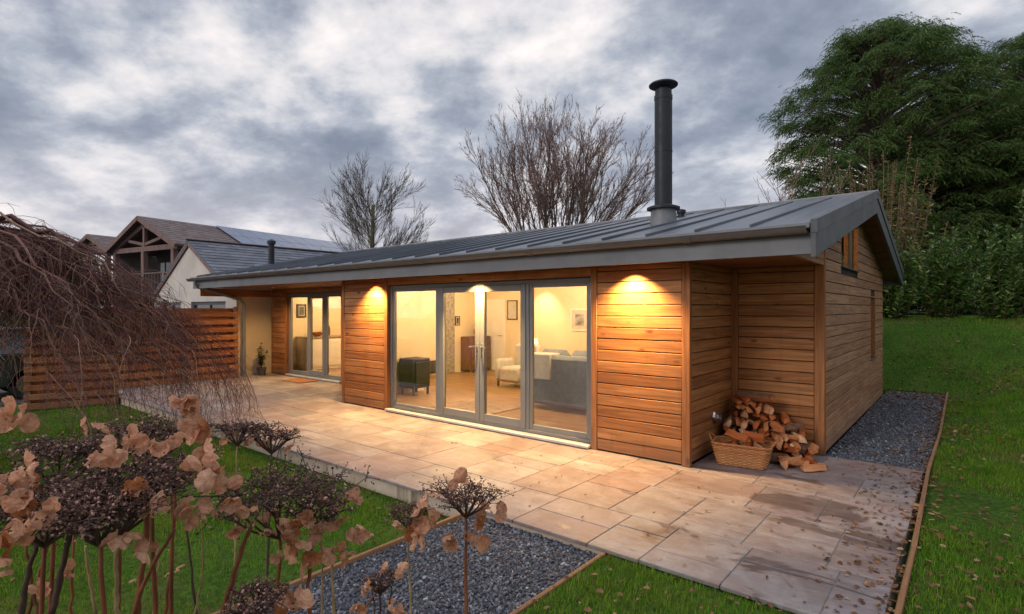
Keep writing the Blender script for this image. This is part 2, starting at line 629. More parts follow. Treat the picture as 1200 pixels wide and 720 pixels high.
M['gravel'] = mk_gravel('slate_chippings', (0.035, 0.038, 0.05), (0.075, 0.08, 0.10), (0.13, 0.135, 0.16))
M['gravel_bed'] = mat_plain('gravel_bed', (0.05, 0.05, 0.058), 0.95, 0, 0.4, 60, 0.9, bscale=90)
M['asphalt'] = mat_plain('dark_drive', (0.06, 0.058, 0.06), 0.9, 0, 0.2, 8, 0.4)
def mk_grass():
    t = NT('grass_blades')
    c = t.ramp(t.island(), [(0, (0.06, 0.145, 0.011)), (0.4, (0.105, 0.245, 0.016)), (0.75, (0.155, 0.31, 0.024)),
                            (0.92, (0.21, 0.29, 0.04)), (1.0, (0.28, 0.21, 0.08))])
    p = t.pos()
    a = t.noise(p, 0.9, 5, 0.62)
    c = t.mix(t.ramp(a, [(0.50, 0.0), (0.66, 0.6)]), c, (0.20, 0.23, 0.03))
    b = t.noise(t.mapping(p, (1, 1, 1), (7, 3, 0)), 1.5, 5, 0.65)
    c = t.mix(t.ramp(b, [(0.56, 0.0), (0.68, 0.65)]), c, (0.15, 0.11, 0.04))
    d = t.noise(t.mapping(p, (1, 1, 1), (2, 8, 0)), 3.5, 4, 0.6)
    c = t.mix(t.ramp(d, [(0.36, 0.5), (0.5, 0.0)]), c, (0.035, 0.10, 0.012))
    bs = t.pbsdf(c, 0.7, 0, None, 0.08)
    tr = t.n("ShaderNodeBsdfTranslucent")
    t.t.links.new(c, tr.inputs[0])
    m = t.n("ShaderNodeMixShader")
    m.inputs[0].default_value = 0.4
    t.t.links.new(bs, m.inputs[1])
    t.t.links.new(tr.outputs[0], m.inputs[2])
    return t.done(m.outputs[0])


M['grass'] = mk_grass()
M['litter'] = mat_leaf('fallen_leaf', [(0, (0.09, 0.04, 0.02)), (0.4, (0.17, 0.075, 0.03)), (0.75, (0.26, 0.13, 0.06)),
                                       (1.0, (0.4, 0.26, 0.15))], 0.7, 0.1, 9)
M['bark'] = mat_plain('winter_bark', (0.14, 0.10, 0.08), 0.9, 0, 0.3, 4, 0.5)
M['bark_g'] = mat_plain('mossy_bark', (0.12, 0.11, 0.05), 0.9, 0, 0.3, 3, 0.5)
M['twig_w'] = mat_leaf('willow_twigs', [(0, (0.14, 0.08, 0.07)), (0.5, (0.23, 0.135, 0.115)), (1, (0.34, 0.22, 0.19))], 0.8, 0.0)
M['twig_b'] = mat_leaf('brown_twigs', [(0, (0.06, 0.045, 0.038)), (0.6, (0.10, 0.075, 0.06)), (1, (0.15, 0.11, 0.08))], 0.8, 0.0)
M['twig_p'] = mat_leaf('weeping_twigs', [(0, (0.055, 0.02, 0.02)), (0.5, (0.135, 0.048, 0.043)), (0.8, (0.22, 0.095, 0.065)),
                                         (1, (0.30, 0.21, 0.13))], 0.7, 0.0)
M['conifer'] = mat_leaf('conifer_sprays', [(0, (0.026, 0.062, 0.019)), (0.4, (0.058, 0.118, 0.03)), (0.75, (0.10, 0.16, 0.038)),
                                           (0.94, (0.13, 0.16, 0.042)), (1, (0.19, 0.14, 0.065))], 0.7, 0.25, 0.55, 0.12)
M['laurel'] = mat_leaf('laurel_leaves', [(0, (0.035, 0.09, 0.02)), (0.45, (0.08, 0.17, 0.03)), (0.8, (0.16, 0.26, 0.05)),
                                         (1, (0.27, 0.32, 0.09))], 0.35, 0.35, 1.2, 0.6)
M['drybrown'] = mat_leaf('withered_leaves', [(0, (0.09, 0.07, 0.022)), (0.4, (0.17, 0.135, 0.04)), (0.75, (0.27, 0.20, 0.07)), (1, (0.36, 0.27, 0.11))], 0.7, 0.3, 2)
M['potleaf'] = mat_leaf('pot_plant_leaves', [(0, (0.02, 0.05, 0.02)), (1, (0.05, 0.10, 0.035))], 0.45, 0.2, 4)


def mk_sepal():
    t = NT('papery_sepal')
    c = t.ramp(t.island(), [(0, (0.46, 0.18, 0.065)), (0.3, (0.60, 0.285, 0.15)), (0.6, (0.72, 0.42, 0.28)), (0.85, (0.8, 0.55, 0.43)),
                            (1, (0.66, 0.26, 0.06))])
    o = t.pos()
    n = t.noise(o, 60, 4, 0.65, 0.6)
    c = t.mix(t.ramp(n, [(0.38, 0.7), (0.6, 0)]), c, t.mix(1.0, c, (0.5, 0.36, 0.28), 'MULTIPLY'))
    vein = t.voro(o, 85, feature='DISTANCE_TO_EDGE')
    c = t.mix(t.ramp(vein, [(0.0, 0.4), (0.07, 0.0)]), c, t.mix(1.0, c, (0.55, 0.4, 0.33), 'MULTIPLY'))
    b = t.pbsdf(c, 0.75, 0, t.bump(n, 0.5, 0.004), 0.25)
    tr = t.n("ShaderNodeBsdfTranslucent")
    t.t.links.new(c, tr.inputs[0])
    m = t.n("ShaderNodeMixShader")
    m.inputs[0].default_value = 0.38
    t.t.links.new(b, m.inputs[1])
    t.t.links.new(tr.outputs[0], m.inputs[2])
    return t.done(m.outputs[0])


M['sepal'] = mk_sepal()
M['floret'] = mat_leaf('dried_florets', [(0, (0.05, 0.024, 0.018)), (0.5, (0.135, 0.062, 0.045)), (0.82, (0.28, 0.145, 0.105)),
                                          (1, (0.55, 0.33, 0.28))], 0.8, 0.05, 30)


def mk_stem():
    t = NT('hydrangea_stem')
    n = t.noise(t.mapping(t.pos(), (30, 30, 7)), 1, 5, 0.6)
    c = t.ramp(n, [(0.3, (0.07, 0.022, 0.012)), (0.5, (0.17, 0.05, 0.022)), (0.75, (0.26, 0.10, 0.04))])
    return t.done(t.pbsdf(c, 0.65, 0, t.bump(n, 0.4, 0.003), 0.35))


M['stem'] = mk_stem()
M['stem_d'] = mat_plain('dark_stem', (0.07, 0.034, 0.025), 0.7, 0, 0.3, 40)
M['stem_y'] = mat_plain('straw_stem', (0.30, 0.20, 0.09), 0.7, 0, 0.3, 30)


def mk_log():
    t = NT('split_log_face')
    ob = t.n("ShaderNodeObjectInfo").outputs["Random"]
    c = t.ramp(ob, [(0, (0.34, 0.085, 0.025)), (0.4, (0.46, 0.135, 0.042)), (0.7, (0.54, 0.22, 0.085)), (0.92, (0.6, 0.33, 0.17)), (1, (0.68, 0.47, 0.3))])
    n = t.noise(t.mapping(t.coord(), (30, 4, 30)), 1, 5, 0.65)
    c = t.mix(t.ramp(n, [(0.35, 0.7), (0.6, 0)]), c, t.mix(1.0, c, (0.42, 0.33, 0.28), 'MULTIPLY'))
    return t.done(t.pbsdf(c, 0.8, 0, t.bump(n, 0.5, 0.01), 0.2))


M['log'] = mk_log()
M['log_bark'] = mat_plain('log_bark', (0.15, 0.07, 0.038), 0.9, 0, 0.4, 22, 0.7)
M['wicker'] = mat_leaf('wicker', [(0, (0.33, 0.12, 0.035)), (0.5, (0.44, 0.18, 0.06)), (1, (0.52, 0.25, 0.1))], 0.6, 0.0, 25)
M['mat'] = mat_plain('coir_mat', (0.34, 0.13, 0.045), 0.95, 0, 0.3, 60, 0.8)
M['terracotta'] = mat_plain('dark_pot', (0.07, 0.06, 0.055), 0.6, 0, 0.2, 8)
M['fabric'] = mat_plain('blue_grey_upholstery', (0.20, 0.22, 0.27), 0.95, 0, 0.12, 12, 0.3, bscale=250)
M['fabric_l'] = mat_plain('pale_throw', (0.52, 0.5, 0.47), 0.95, 0, 0.1, 12, 0.3, bscale=250)
M['rug'] = mat_plain('woven_rug', (0.32, 0.22, 0.16), 0.95, 0, 0.35, 9, 0.4, bscale=200)
M['black'] = mat_plain('black_cast_iron', (0.02, 0.02, 0.021), 0.5, 0.3, 0.1, 8)
M['brownwood'] = mat_wood('sideboard_wood', 2, (0.16, 0.08, 0.04), (0.2, 0.10, 0.05), (0.24, 0.12, 0.06), rough=0.4, knots=False)
M['white'] = mat_plain('white_gloss', (0.78, 0.76, 0.72), 0.35, 0, 0.03, 3)
M['print'] = mat_plain('picture_print', (0.3, 0.29, 0.28), 0.6, 0, 0.6, 7)
M['darkprint'] = mat_plain('dark_picture_print', (0.06, 0.055, 0.05), 0.5, 0, 0.6, 9)
M['stonework'] = mat_plain('grey_stone_panel', (0.32, 0.29, 0.25), 0.85, 0, 0.35, 14, 0.6, bscale=40)
M['worktop'] = mat_plain('worktop', (0.33, 0.24, 0.15), 0.35, 0, 0.15, 6)
M['carpaint'] = mat_plain('dark_green_car_paint', (0.016, 0.026, 0.022), 0.2, 0.0, 0.1, 2, spec=0.7)
M['carglass'] = mat_plain('tinted_car_glass', (0.02, 0.025, 0.03), 0.05, 0, 0.05, 2, spec=0.9)
M['tyre'] = mat_plain('tyre_rubber', (0.02, 0.02, 0.02), 0.85)
M['redlens'] = mat_plain('red_lens', (0.35, 0.015, 0.015), 0.2)
M['lamp'] = mat_emit('lit_lamp_lens', (1.0, 0.72, 0.36), 14.0)
M['lamp_in'] = mat_emit('lit_ceiling_spot', (1.0, 0.78, 0.45), 8.0)
M['shade'] = mat_emit('lit_lamp_shade', (1.0, 0.7, 0.36), 1.6)

# ------------------------------------------------------------------ terrain
FY, BY = 5.96, 7.45            # facade plane, recessed plane
XL, XR = -14.64, -1.33         # cabin ends
REAR = 13.3
PX0, PX1, PY0 = -13.25, -0.36, 3.53     # patio
GX0, GX1 = -3.42, -2.03       # front gravel strip
EDX = -0.31                   # right timber edging


def gz(x, y):
    x = np.asarray(x, float)
    y = np.asarray(y, float)
    left = -0.17 + 0.0 * x
    midz = np.where(x > GX1 - 0.02, -0.035, -0.15)
    z = np.where(x < GX0 + 0.02, left, midz)
    under = (x > PX0 + .05) & (x < EDX - 0.02) & (y > PY0 + 0.06) & (y < 14.35)
    z = np.where(under, -0.3, z)
    bank = 1.5 * sstep(y, 5.0, 17.5) * np.maximum(sstep(x, -0.35, 2.6), sstep(y, 14.3, 17.0))
    back = sstep(y, 14.35, 14.5)
    right = (x > EDX - 0.02)
    rz = 0.005 + bank + 0.02 * np.sin(x * 1.7 + y * 0.6) * sstep(x, 0, 1.5)
    z = np.where(right | (y >= 14.35), np.where(x < -3, -0.1 + 0.1 * sstep(x, -6, -3) + bank * sstep(x, -9, -3), rz), z)
    z = np.where(x < PX0 - 0.5, -0.17, z)
    z = np.where((x < PX0 + 0.1) & (y > PY0), -0.25, z)
    return z


xs = np.unique(np.round(np.concatenate([
    np.linspace(-400, -30, 12), np.linspace(-30, -14, 20), np.linspace(-14, 5, 96), np.linspace(5, 20, 30), np.linspace(20, 400, 12),
    [PX0 - .5, PX0 + .05, PX0 + .1, GX0 + .015, GX0 + .025, GX1 - .025, GX1 - .015, EDX - .025, EDX - .015]]), 4))
ys = np.unique(np.round(np.concatenate([
    np.linspace(-60, -4, 8), np.linspace(-4, 20, 121), np.linspace(20, 60, 20), np.linspace(60, 600, 10),
    [PY0 + .055, PY0 + .065, 14.345, 14.355]]), 4))
gx_, gy_ = np.meshgrid(xs, ys, indexing='ij')
V = np.stack([gx_, gy_, gz(gx_, gy_)], -1).reshape(-1, 3)
nx, ny = len(xs), len(ys)
i, j = np.meshgrid(np.arange(nx - 1), np.arange(ny - 1), indexing='ij')
Fq = np.stack([i * ny + j, (i + 1) * ny + j, (i + 1) * ny + j + 1, i * ny + j + 1], -1).reshape(-1, 4)
mb = MB().add(V, Fq, 0, True)
tag(mb.build('lawn', M['ground'], fix=False), kind='structure')

# drive behind the fence
mb = MB().add([(-60, -30, -0.16), (-14.75, -30, -0.16), (-14.75, 60, -0.16), (-60, 60, -0.16)], [0, 1, 2, 3])
tag(mb.build('driveway', M['asphalt'], fix=False), kind='structure')


# ------------------------------------------------------------------ patio
def in_house(x0, x1, y0, y1):
    """slab lies inside the built footprint"""
    cx, cyy = (x0 + x1) / 2, (y0 + y1) / 2
    if cyy > FY and -9.0 < cx < -2.39:
        return True
    return cyy > BY


mb = MB()
rows = []
y = PY0
rr = random.Random(5)
while y < BY - 0.02:
    h = rr.choice([0.56, 0.84, 0.72])
    y1 = min(y + h, BY)
    if y < FY < y1 - 0.0 and y1 - FY < 0.9:
        y1 = FY
    rows.append((y, y1))
    y = y1
for (y0, y1) in rows:
    x = PX0 if y0 < 6 else -14.62
    if y0 > 3.6:
        x = -14.3 if y0 < 6.3 else -14.62
    while x < PX1 - 0.01:
        w = rr.choice([0.42, 0.56, 0.56, 0.72, 0.86])
        x1 = min(x + w, PX1)
        if PX1 - x1 < 0.2:
            x1 = PX1
        for lim in (-9.0, -2.39):
            if y0 >= FY - 0.01 and x < lim < x1:
                x1 = lim
        if not in_house(x, x1, y0, y1):
            parts = [(y0, y1)]
            if y1 - y0 > 0.5 and x1 - x > 0.4 and rr.random() < 0.55:
                q = y0 + (y1 - y0) * rr.choice([0.34, 0.5, 0.66])
                parts = [(y0, q), (q, y1)]
            for (a, b) in parts:
                dz = rr.uniform(-0.0015, 0.0015)
                g = 0.0035
                mb.box(x + g, x1 - g, a + g, b - g, -0.03, dz, 0, 0.004)
        x = x1
tag(mb.build('patio', M['paving'], fix=False), kind='structure')
mb = MB()
mb.box(PX0 + 0.03, PX1 - 0.004, PY0 + 0.03, FY - 0.003, -0.32, -0.034)
mb.box(-14.28, PX0 + 0.027, 3.66, FY - 0.003, -0.32, -0.034)
mb.box(-14.62, -9.0, FY, BY, -0.32, -0.034)
mb.box(-2.39, PX1 - 0.004, FY, BY, -0.32, -0.034)
mb.box(PX0 + 0.035, PX1 - 0.01, PY0 + 0.035, FY - 0.01, -0.034, -0.006, 1)
mb.box(-14.27, PX0 + 0.03, 3.67, FY - 0.01, -0.034, -0.006, 1)
mb.box(-14.6, -9.01, FY - 0.01, BY - .01, -0.034, -0.006, 1)
mb.box(-2.38, PX1 - 0.01, FY - 0.01, BY - .01, -0.034, -0.006, 1)
tag(mb.build('patio_base', [M['kerb'], M['mortar']]), kind='structure')
mb = MB().box(PX0 - 0.12, PX0 + 0.02, PY0 - 0.02, PY0 + 0.12, -0.3, 0.06, 0, 0.008)
tag(mb.build('concrete_pier', M['sill']), 'short pale concrete pier where the patio edge meets the slatted fence', 'pier')

# gravel beds
mb = MB().add([(GX0, -1.5, -0.075), (GX1, -1.5, -0.075), (GX1, PY0 + .03, -0.075), (GX0, PY0 + .03, -0.075)], [0, 1, 2, 3])
tag(mb.build('gravel_path', M['gravel_bed'], fix=False), kind='structure')
mb = MB().add([(XR, BY, -0.03), (EDX, BY, -0.03), (EDX, 14.35, -0.03), (XR, 14.35, -0.03)], [0, 1, 2, 3])
tag(mb.build('gravel_margin', M['gravel_bed'], fix=False), kind='structure')

phi = (1 + 5 ** .5) / 2
ICO = np.array([(-1, phi, 0), (1, phi, 0), (-1, -phi, 0), (1, -phi, 0), (0, -1, phi), (0, 1, phi), (0, -1, -phi), (0, 1, -phi),
                (phi, 0, -1), (phi, 0, 1), (-phi, 0, -1), (-phi, 0, 1)]) / 1.9
ICF = np.array([(0, 11, 5), (0, 5, 1), (0, 1, 7), (0, 7, 10), (0, 10, 11), (1, 5, 9), (5, 11, 4), (11, 10, 2), (10, 7, 6), (7, 1, 8),
                (3, 9, 4), (3, 4, 2), (3, 2, 6), (3, 6, 8), (3, 8, 9), (4, 9, 5), (2, 4, 11), (6, 2, 10), (8, 6, 7), (9, 8, 1)])
OCT = np.array([(1, 0, 0), (-1, 0, 0), (0, 1, 0), (0, -1, 0), (0, 0, 1), (0, 0, -1)], float)
OCF = np.array([(0, 2, 4), (2, 1, 4), (1, 3, 4), (3, 0, 4), (2, 0, 5), (1, 2, 5), (3, 1, 5), (0, 3, 5)])


def rand_rot(n):
    q = RNG.normal(size=(n, 4))
    q /= np.linalg.norm(q, axis=1)[:, None]
    w, x, y, z = q.T
    return np.stack([1 - 2 * (y * y + z * z), 2 * (x * y - z * w), 2 * (x * z + y * w),
                     2 * (x * y + z * w), 1 - 2 * (x * x + z * z), 2 * (y * z - x * w),
                     2 * (x * z - y * w), 2 * (y * z + x * w), 1 - 2 * (x * x + y * y)], -1).reshape(n, 3, 3)


def rot_z(a):
    c, s = np.cos(a), np.sin(a)
    z = np.zeros_like(a)
    o = np.ones_like(a)
    return np.stack([c, -s, z, s, c, z, z, z, o], -1).reshape(-1, 3, 3)


def frame_from(d, roll=None):
    """matrices whose local x points along d and local z is as near up as possible"""
    d = d / (np.linalg.norm(d, axis=1)[:, None] + 1e-12)
    up = np.tile(np.array([0., 0, 1]), (len(d), 1))
    y = np.cross(up, d)
    ln = np.linalg.norm(y, axis=1)
    y[ln < 1e-3] = (0, 1, 0)
    y /= np.linalg.norm(y, axis=1)[:, None]
    z = np.cross(d, y)
    if roll is not None:
        c, s = np.cos(roll)[:, None], np.sin(roll)[:, None]
        y, z = y * c + z * s, z * c - y * s
    return np.stack([d, y, z], -1)


def scatter(mb, T, F, pos, rot, scl, mat=0, smooth=False):
    """instances of template verts T (nv,3) -> one mesh block"""
    n = len(pos)
    scl = np.asarray(scl, float)
    if scl.ndim == 1:
        scl = scl[:, None]
    if T.ndim == 2:
        L = T[None] * scl[:, None, :]
    else:
        L = T * scl[:, None, :]
    V = np.einsum('nij,nkj->nki', rot, L) + pos[:, None, :]
    nv = V.shape[1]
    Fa = (F[None] + (np.arange(n) * nv)[:, None, None]).reshape(-1, F.shape[1])
    mb.add(V.reshape(-1, 3), Fa, mat, smooth)


def stones(name, x0, x1, y0, y1, z, n, s0, s1):
    mb = MB()
    x = RNG.uniform(x0, x1, n)
    y = RNG.uniform(y0, y1, n)
    sz = RNG.uniform(s0, s1, n) * (1 + 0.5 * (RNG.random(n) < 0.1))
    pos = np.stack([x, y, z + sz * RNG.uniform(0.0, 0.7, n)], -1)
    T = ICO[None] * RNG.uniform(0.75, 1.2, (n, 12, 1))
    scatter(mb, T, ICF, pos, rand_rot(n), np.stack([sz * RNG.uniform(.9, 1.5, n), sz, sz * RNG.uniform(.4, .7, n)], -1))
    return tag(mb.build(name, M['gravel'], fix=False), kind='stuff')


stones('slate_gravel', GX0 + .02, GX1 - .02, 0.2, PY0 + .03, -0.075, 15000, 0.007, 0.0125)
stones('slate_gravel', XR + .01, EDX - .03, BY + .02, 14.3, -0.03, 13000, 0.008, 0.015)


def edging(name, pts, label, z0, z1, w=0.032):
    mb = MB()
    for a, b in zip(pts[:-1], pts[1:]):
        mb.bar((a[0], a[1], (z0 + z1) / 2), (b[0], b[1], (z0 + z1) / 2), w, z1 - z0, 0, bev=0.004)
    return tag(mb.build(name, M['edging']), label, 'edging')


edging('timber_edging', [(EDX, 1.5), (EDX + .015, 4.9), (EDX - .01, 7.4), (EDX + .02, 9.6), (EDX, 14.35)],
       'thin timber edging board between the patio with its side gravel and the sloping lawn', -0.15, 0.045)
edging('timber_edging', [(GX0, -1.5), (GX0 + .01, 1.2), (GX0, PY0 - .02)],
       'thin timber edging board on the left side of the front gravel strip', -0.2, -0.04)
edging('timber_edging', [(GX1, -1.5), (GX1 - .01, 1.2), (GX1, PY0 - .02)],
       'thin timber edging board on the right side of the front gravel strip', -0.2, -0.015)

# ------------------------------------------------------------------ cabin
cabin = thing('timber_cabin', (-8.0, 9.5, 0), 'single storey timber clad cabin with grey metal roof and warmly lit glazed doors', 'house')
EAVE_Y, RIDGE_Y = 5.5, 9.75
REAR_Y = 2 * RIDGE_Y - EAVE_Y
ZE, ZR = 2.52, 3.47
RX0, RX1 = -14.72, -1.03
SL = (ZR - ZE) / (RIDGE_Y - EAVE_Y)


def roof_z(y):
    return ZR - abs(y - RIDGE_Y) * SL


PITCH = 0.137


def cladding(name, ax, a0, a1, c, out, z0, z1, mat, holes=(), ztop=None, joints=False, seed=1):
    """horizontal boards along axis ax from a0 to a1, face plane at coordinate c, out=+-1 outward"""
    mb = MB()
    q = random.Random(seed)
    z = z0
    while z < z1 - 0.02:
        zt = min(z + PITCH - 0.009, z1)
        segs = [(a0, a1)]
        if ztop is not None:
            segs = []
            n = 60
            cur = None
            for k in range(n + 1):
                a = a0 + (a1 - a0) * k / n
                ok = ztop(a) > z + 0.02
                if ok and cur is None:
                    cur = a
                if (not ok or k == n) and cur is not None:
                    segs.append((cur, a))
                    cur = None
        for (h0, h1, hz0, hz1) in holes:
            if z < hz1 - 0.01 and zt > hz0 + 0.01:
                new = []
                for (s0, s1) in segs:
                    if s1 <= h0 or s0 >= h1:
                        new.append((s0, s1))
                    else:
                        if s0 < h0 - .01:
                            new.append((s0, h0))
                        if s1 > h1 + .01:
                            new.append((h1, s1))
                segs = new
        for (s0, s1) in segs:
            cuts = [s0, s1]
            if joints and s1 - s0 > 3.2:
                cuts = [s0, s0 + (s1 - s0) * q.uniform(0.3, 0.7), s1]
            for p0, p1 in zip(cuts[:-1], cuts[1:]):
                p1 = p1 - (0.002 if p1 != s1 else 0)
                d = 0.022 + q.uniform(-0.001, 0.001)
                lo, hi = (c - d, c) if out < 0 else (c, c + d)
                lo, hi = (c, c + d) if out > 0 else (c - d, c)
                if ax == 0:
                    mb.box(p0, p1, lo, hi, z, zt, 0, 0.005)
                else:
                    mb.box(lo, hi, p0, p1, z, zt, 0, 0.005)
        z += PITCH
    return mb.build(name, mat, cabin, fix=False)


ST = 2.27     # soffit underside
# cores (dark membrane behind the boards, the real wall thickness)
mb = MB()
mb.box(-3.60, -2.41, FY + .002, FY + .14, 0.0, ST + .2)
mb.box(-8.98, -7.70, FY + .002, FY + .14, 0.0, ST + .2)
mb.box(-7.70, -3.60, FY + .002, FY + .14, 2.145, ST + .2)
mb.box(-2.55, -2.412, FY + .142, BY - .002, 0.0, ST + .2)
mb.box(-8.98, -8.84, FY + .142, BY - .002, 0.0, ST + .2)
mb.box(-2.55, XR - .002, BY + .002, BY + .12, 0.0, ST + .3)
mb.box(-14.64, -13.82, BY + .002, BY + .14, 0.0, ST + .2)
mb.box(-11.30, -8.98, BY + .002, BY + .14, 0.0, ST + .2)
mb.box(-13.82, -11.30, BY + .002, BY + .14, 2.145, ST + .2)
mb.box(-14.64, XR - .002, REAR - .12, REAR, 0.0, 2.6)
mb.build('wall_core', M['core'], cabin)
# gable core as prism with openings left out
W1 = (8.55, 10.02, 2.33, 3.02)
W2 = (11.5, 12.1, 0.86, 1.97)
mb = MB()
gc = (XR - .12, XR - .002)


def gable_strip(y0, y1, z0):
    mb.prism([(y0, z0), (y1, z0), (y1, roof_z(y1) - .1), (y0, roof_z(y0) - .1)], 0, *gc)


gable_strip(BY + .122, W1[0], 0)
mb.box(*gc, W1[0], RIDGE_Y, 0, W1[2])
mb.box(*gc, RIDGE_Y, W1[1], 0, W1[2])
mb.prism([(W1[0], W1[3]), (RIDGE_Y, W1[3]), (RIDGE_Y, ZR - .1), (W1[0], roof_z(W1[0]) - .1)], 0, *gc)
mb.prism([(RIDGE_Y, W1[3]), (W1[1], W1[3]), (W1[1], roof_z(W1[1]) - .1), (RIDGE_Y, ZR - .1)], 0, *gc)
gable_strip(W1[1], W2[0], 0)
mb.box(*gc, W2[0], W2[1], 0, W2[2])
gable_strip(W2[0], W2[1], W2[3])
gable_strip(W2[1], REAR - .122, 0)
mb.build('gable_core', M['core'], cabin)

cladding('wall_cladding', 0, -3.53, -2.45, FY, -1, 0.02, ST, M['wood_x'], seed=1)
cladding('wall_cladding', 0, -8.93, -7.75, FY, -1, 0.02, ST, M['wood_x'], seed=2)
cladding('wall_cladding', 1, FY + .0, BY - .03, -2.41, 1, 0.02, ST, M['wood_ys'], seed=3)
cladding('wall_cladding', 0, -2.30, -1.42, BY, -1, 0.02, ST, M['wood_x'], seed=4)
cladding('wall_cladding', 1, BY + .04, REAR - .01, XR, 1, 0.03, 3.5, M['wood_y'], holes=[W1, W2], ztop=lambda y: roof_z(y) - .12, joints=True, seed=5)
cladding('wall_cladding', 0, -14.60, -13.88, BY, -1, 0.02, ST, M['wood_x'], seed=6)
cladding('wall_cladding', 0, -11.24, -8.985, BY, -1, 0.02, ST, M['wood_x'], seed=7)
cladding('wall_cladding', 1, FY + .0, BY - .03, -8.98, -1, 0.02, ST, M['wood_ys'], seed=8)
# head boards
MB().box(-7.66, -3.62, FY - .022, FY, 2.155, ST - .003, 0, .004).build('head_board', M['wood_x'], cabin)
MB().box(-13.82, -11.3, BY - .022, BY, 2.155, ST - .003, 0, .004).build('head_board', M['wood_x'], cabin)
MB().box(-14.615, -14.58, 5.62, BY - .03, 2.06, ST - .003, 0, .004).build('head_board', M['wood_ys'], cabin)
# corner posts and trims
for (x0, x1, y0, y1, z1) in [(-2.448, -2.352, FY - .03, FY + .03, ST), (-9.012, -8.932, FY - .03, FY + .03, ST),
                             (-7.748, -7.662, FY - .028, FY + .06, ST), (-3.622, -3.532, FY - .028, FY + .06, ST),
                             (-2.386, -2.302, BY - .05, BY + .001, ST), (-1.418, -1.302, BY - .03, BY + .038, 2.95),
                             (-13.878, -13.802, BY - .028, BY + .06, ST), (-11.318, -11.242, BY - .028, BY + .06, ST)]:
    MB().box(x0, x1, y0, y1, 0.0, z1 - .002, 0, 0.006).build('corner_post', M['wood_z'], cabin)

# roof ---------------------------------------------------------------
mb = MB()
th = 0.055
mb.prism([(EAVE_Y - .03, ZE - .03 * SL), (RIDGE_Y, ZR), (REAR_Y + .03, ZE - .03 * SL), (REAR_Y + .03, ZE - .03 * SL - th), (RIDGE_Y, ZR - th),
          (EAVE_Y - .03, ZE - .03 * SL - th)], 0, RX0, RX1 - .04)
x = RX1 - .57
sl = np.array([0, RIDGE_Y - EAVE_Y, ZR - ZE])
while x > RX0 + .1:
    for sg in (1, -1):
        a = np.array([x, RIDGE_Y - sg * (RIDGE_Y - EAVE_Y - .02), ZE + .02])
        b = np.array([x, RIDGE_Y - sg * 0.05, ZR - .012])
        mb.bar(a, b, 0.013, 0.036, 0, bev=.003)
    x -= 0.54
roof = mb.build('roof', M['roof'], cabin)
mb = MB()
mb.prism([(RIDGE_Y - .13, ZR - .13 * SL + .035), (RIDGE_Y, ZR + .04), (RIDGE_Y + .13, ZR - .13 * SL + .035), (RIDGE_Y + .13, ZR - .13 * SL),
          (RIDGE_Y, ZR + .003), (RIDGE_Y - .13, ZR - .13 * SL)], 0, RX0, RX1 + .02)
mb.build('ridge_cap', M['flash'], roof)
mb = MB()     # eave drip trim
mb.box(RX0, RX1 - .043, EAVE_Y - .075, EAVE_Y - .033, ZE - .055, ZE - .006, 0, .004)
mb.build('eave_trim', M['flash'], roof)
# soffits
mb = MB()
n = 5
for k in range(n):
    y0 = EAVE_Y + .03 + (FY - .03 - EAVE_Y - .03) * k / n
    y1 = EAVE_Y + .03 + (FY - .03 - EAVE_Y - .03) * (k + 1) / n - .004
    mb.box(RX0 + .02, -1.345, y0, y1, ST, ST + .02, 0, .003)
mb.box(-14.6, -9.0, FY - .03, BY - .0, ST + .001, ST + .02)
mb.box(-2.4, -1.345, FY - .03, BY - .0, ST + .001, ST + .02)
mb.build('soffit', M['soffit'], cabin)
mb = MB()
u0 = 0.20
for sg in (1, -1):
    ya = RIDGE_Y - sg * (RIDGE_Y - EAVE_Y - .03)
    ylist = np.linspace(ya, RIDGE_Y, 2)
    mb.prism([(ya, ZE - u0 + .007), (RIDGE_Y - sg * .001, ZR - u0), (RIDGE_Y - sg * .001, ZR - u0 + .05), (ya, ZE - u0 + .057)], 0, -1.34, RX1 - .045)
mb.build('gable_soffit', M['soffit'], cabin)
mb = MB()
mb.prism([(EAVE_Y + .03, ST), (BY - .032, ST), (BY - .032, roof_z(BY) - .08), (EAVE_Y + .03, roof_z(EAVE_Y) - .05)], 0, -1.343, -1.312)
mb.build('spandrel', M['wood_ys'], cabin)
# fascia, gutter, bargeboards
MB().box(RX0, RX1 - .043, EAVE_Y, EAVE_Y + .028, 2.24, 2.432, 0, .003).build('fascia', M['fascia'], cabin)
MB().box(RX0, RX1 - .043, REAR_Y - .028, REAR_Y, 2.24, 2.432, 0, .003).build('fascia', M['fascia'], cabin)
mb = MB()
gy, gzz, gr = EAVE_Y - .065, 2.475, .062
prof = [(gy + gr * math.cos(a), gzz + gr * math.sin(a)) for a in np.linspace(math.pi, 2 * math.pi, 11)]
prof = [(gy - gr - .006, gzz + .006)] + prof + [(gy + gr - .004, gzz)] + [(gy + (gr - .005) * math.cos(a), gzz + (gr - .005) * math.sin(a)) for a in np.linspace(2 * math.pi, math.pi, 11)]
mb.prism(prof, 0, RX0 - .08, RX1 - .06)
for gxk in np.arange(RX0 + .5, RX1, 2.0):
    pr2 = [(gy + (gr + .006) * math.cos(a), gzz + (gr + .006) * math.sin(a)) for a in np.linspace(math.pi, 2 * math.pi, 9)] + \
          [(gy + (gr + .001) * math.cos(a), gzz + (gr + .001) * math.sin(a)) for a in np.linspace(2 * math.pi, math.pi, 9)]
    mb.prism(pr2, 0, gxk, gxk + .09)
gut = mb.build('gutter', M['gutter'], cabin)
dpx, dpy = -14.52, 6.66
mb = MB()
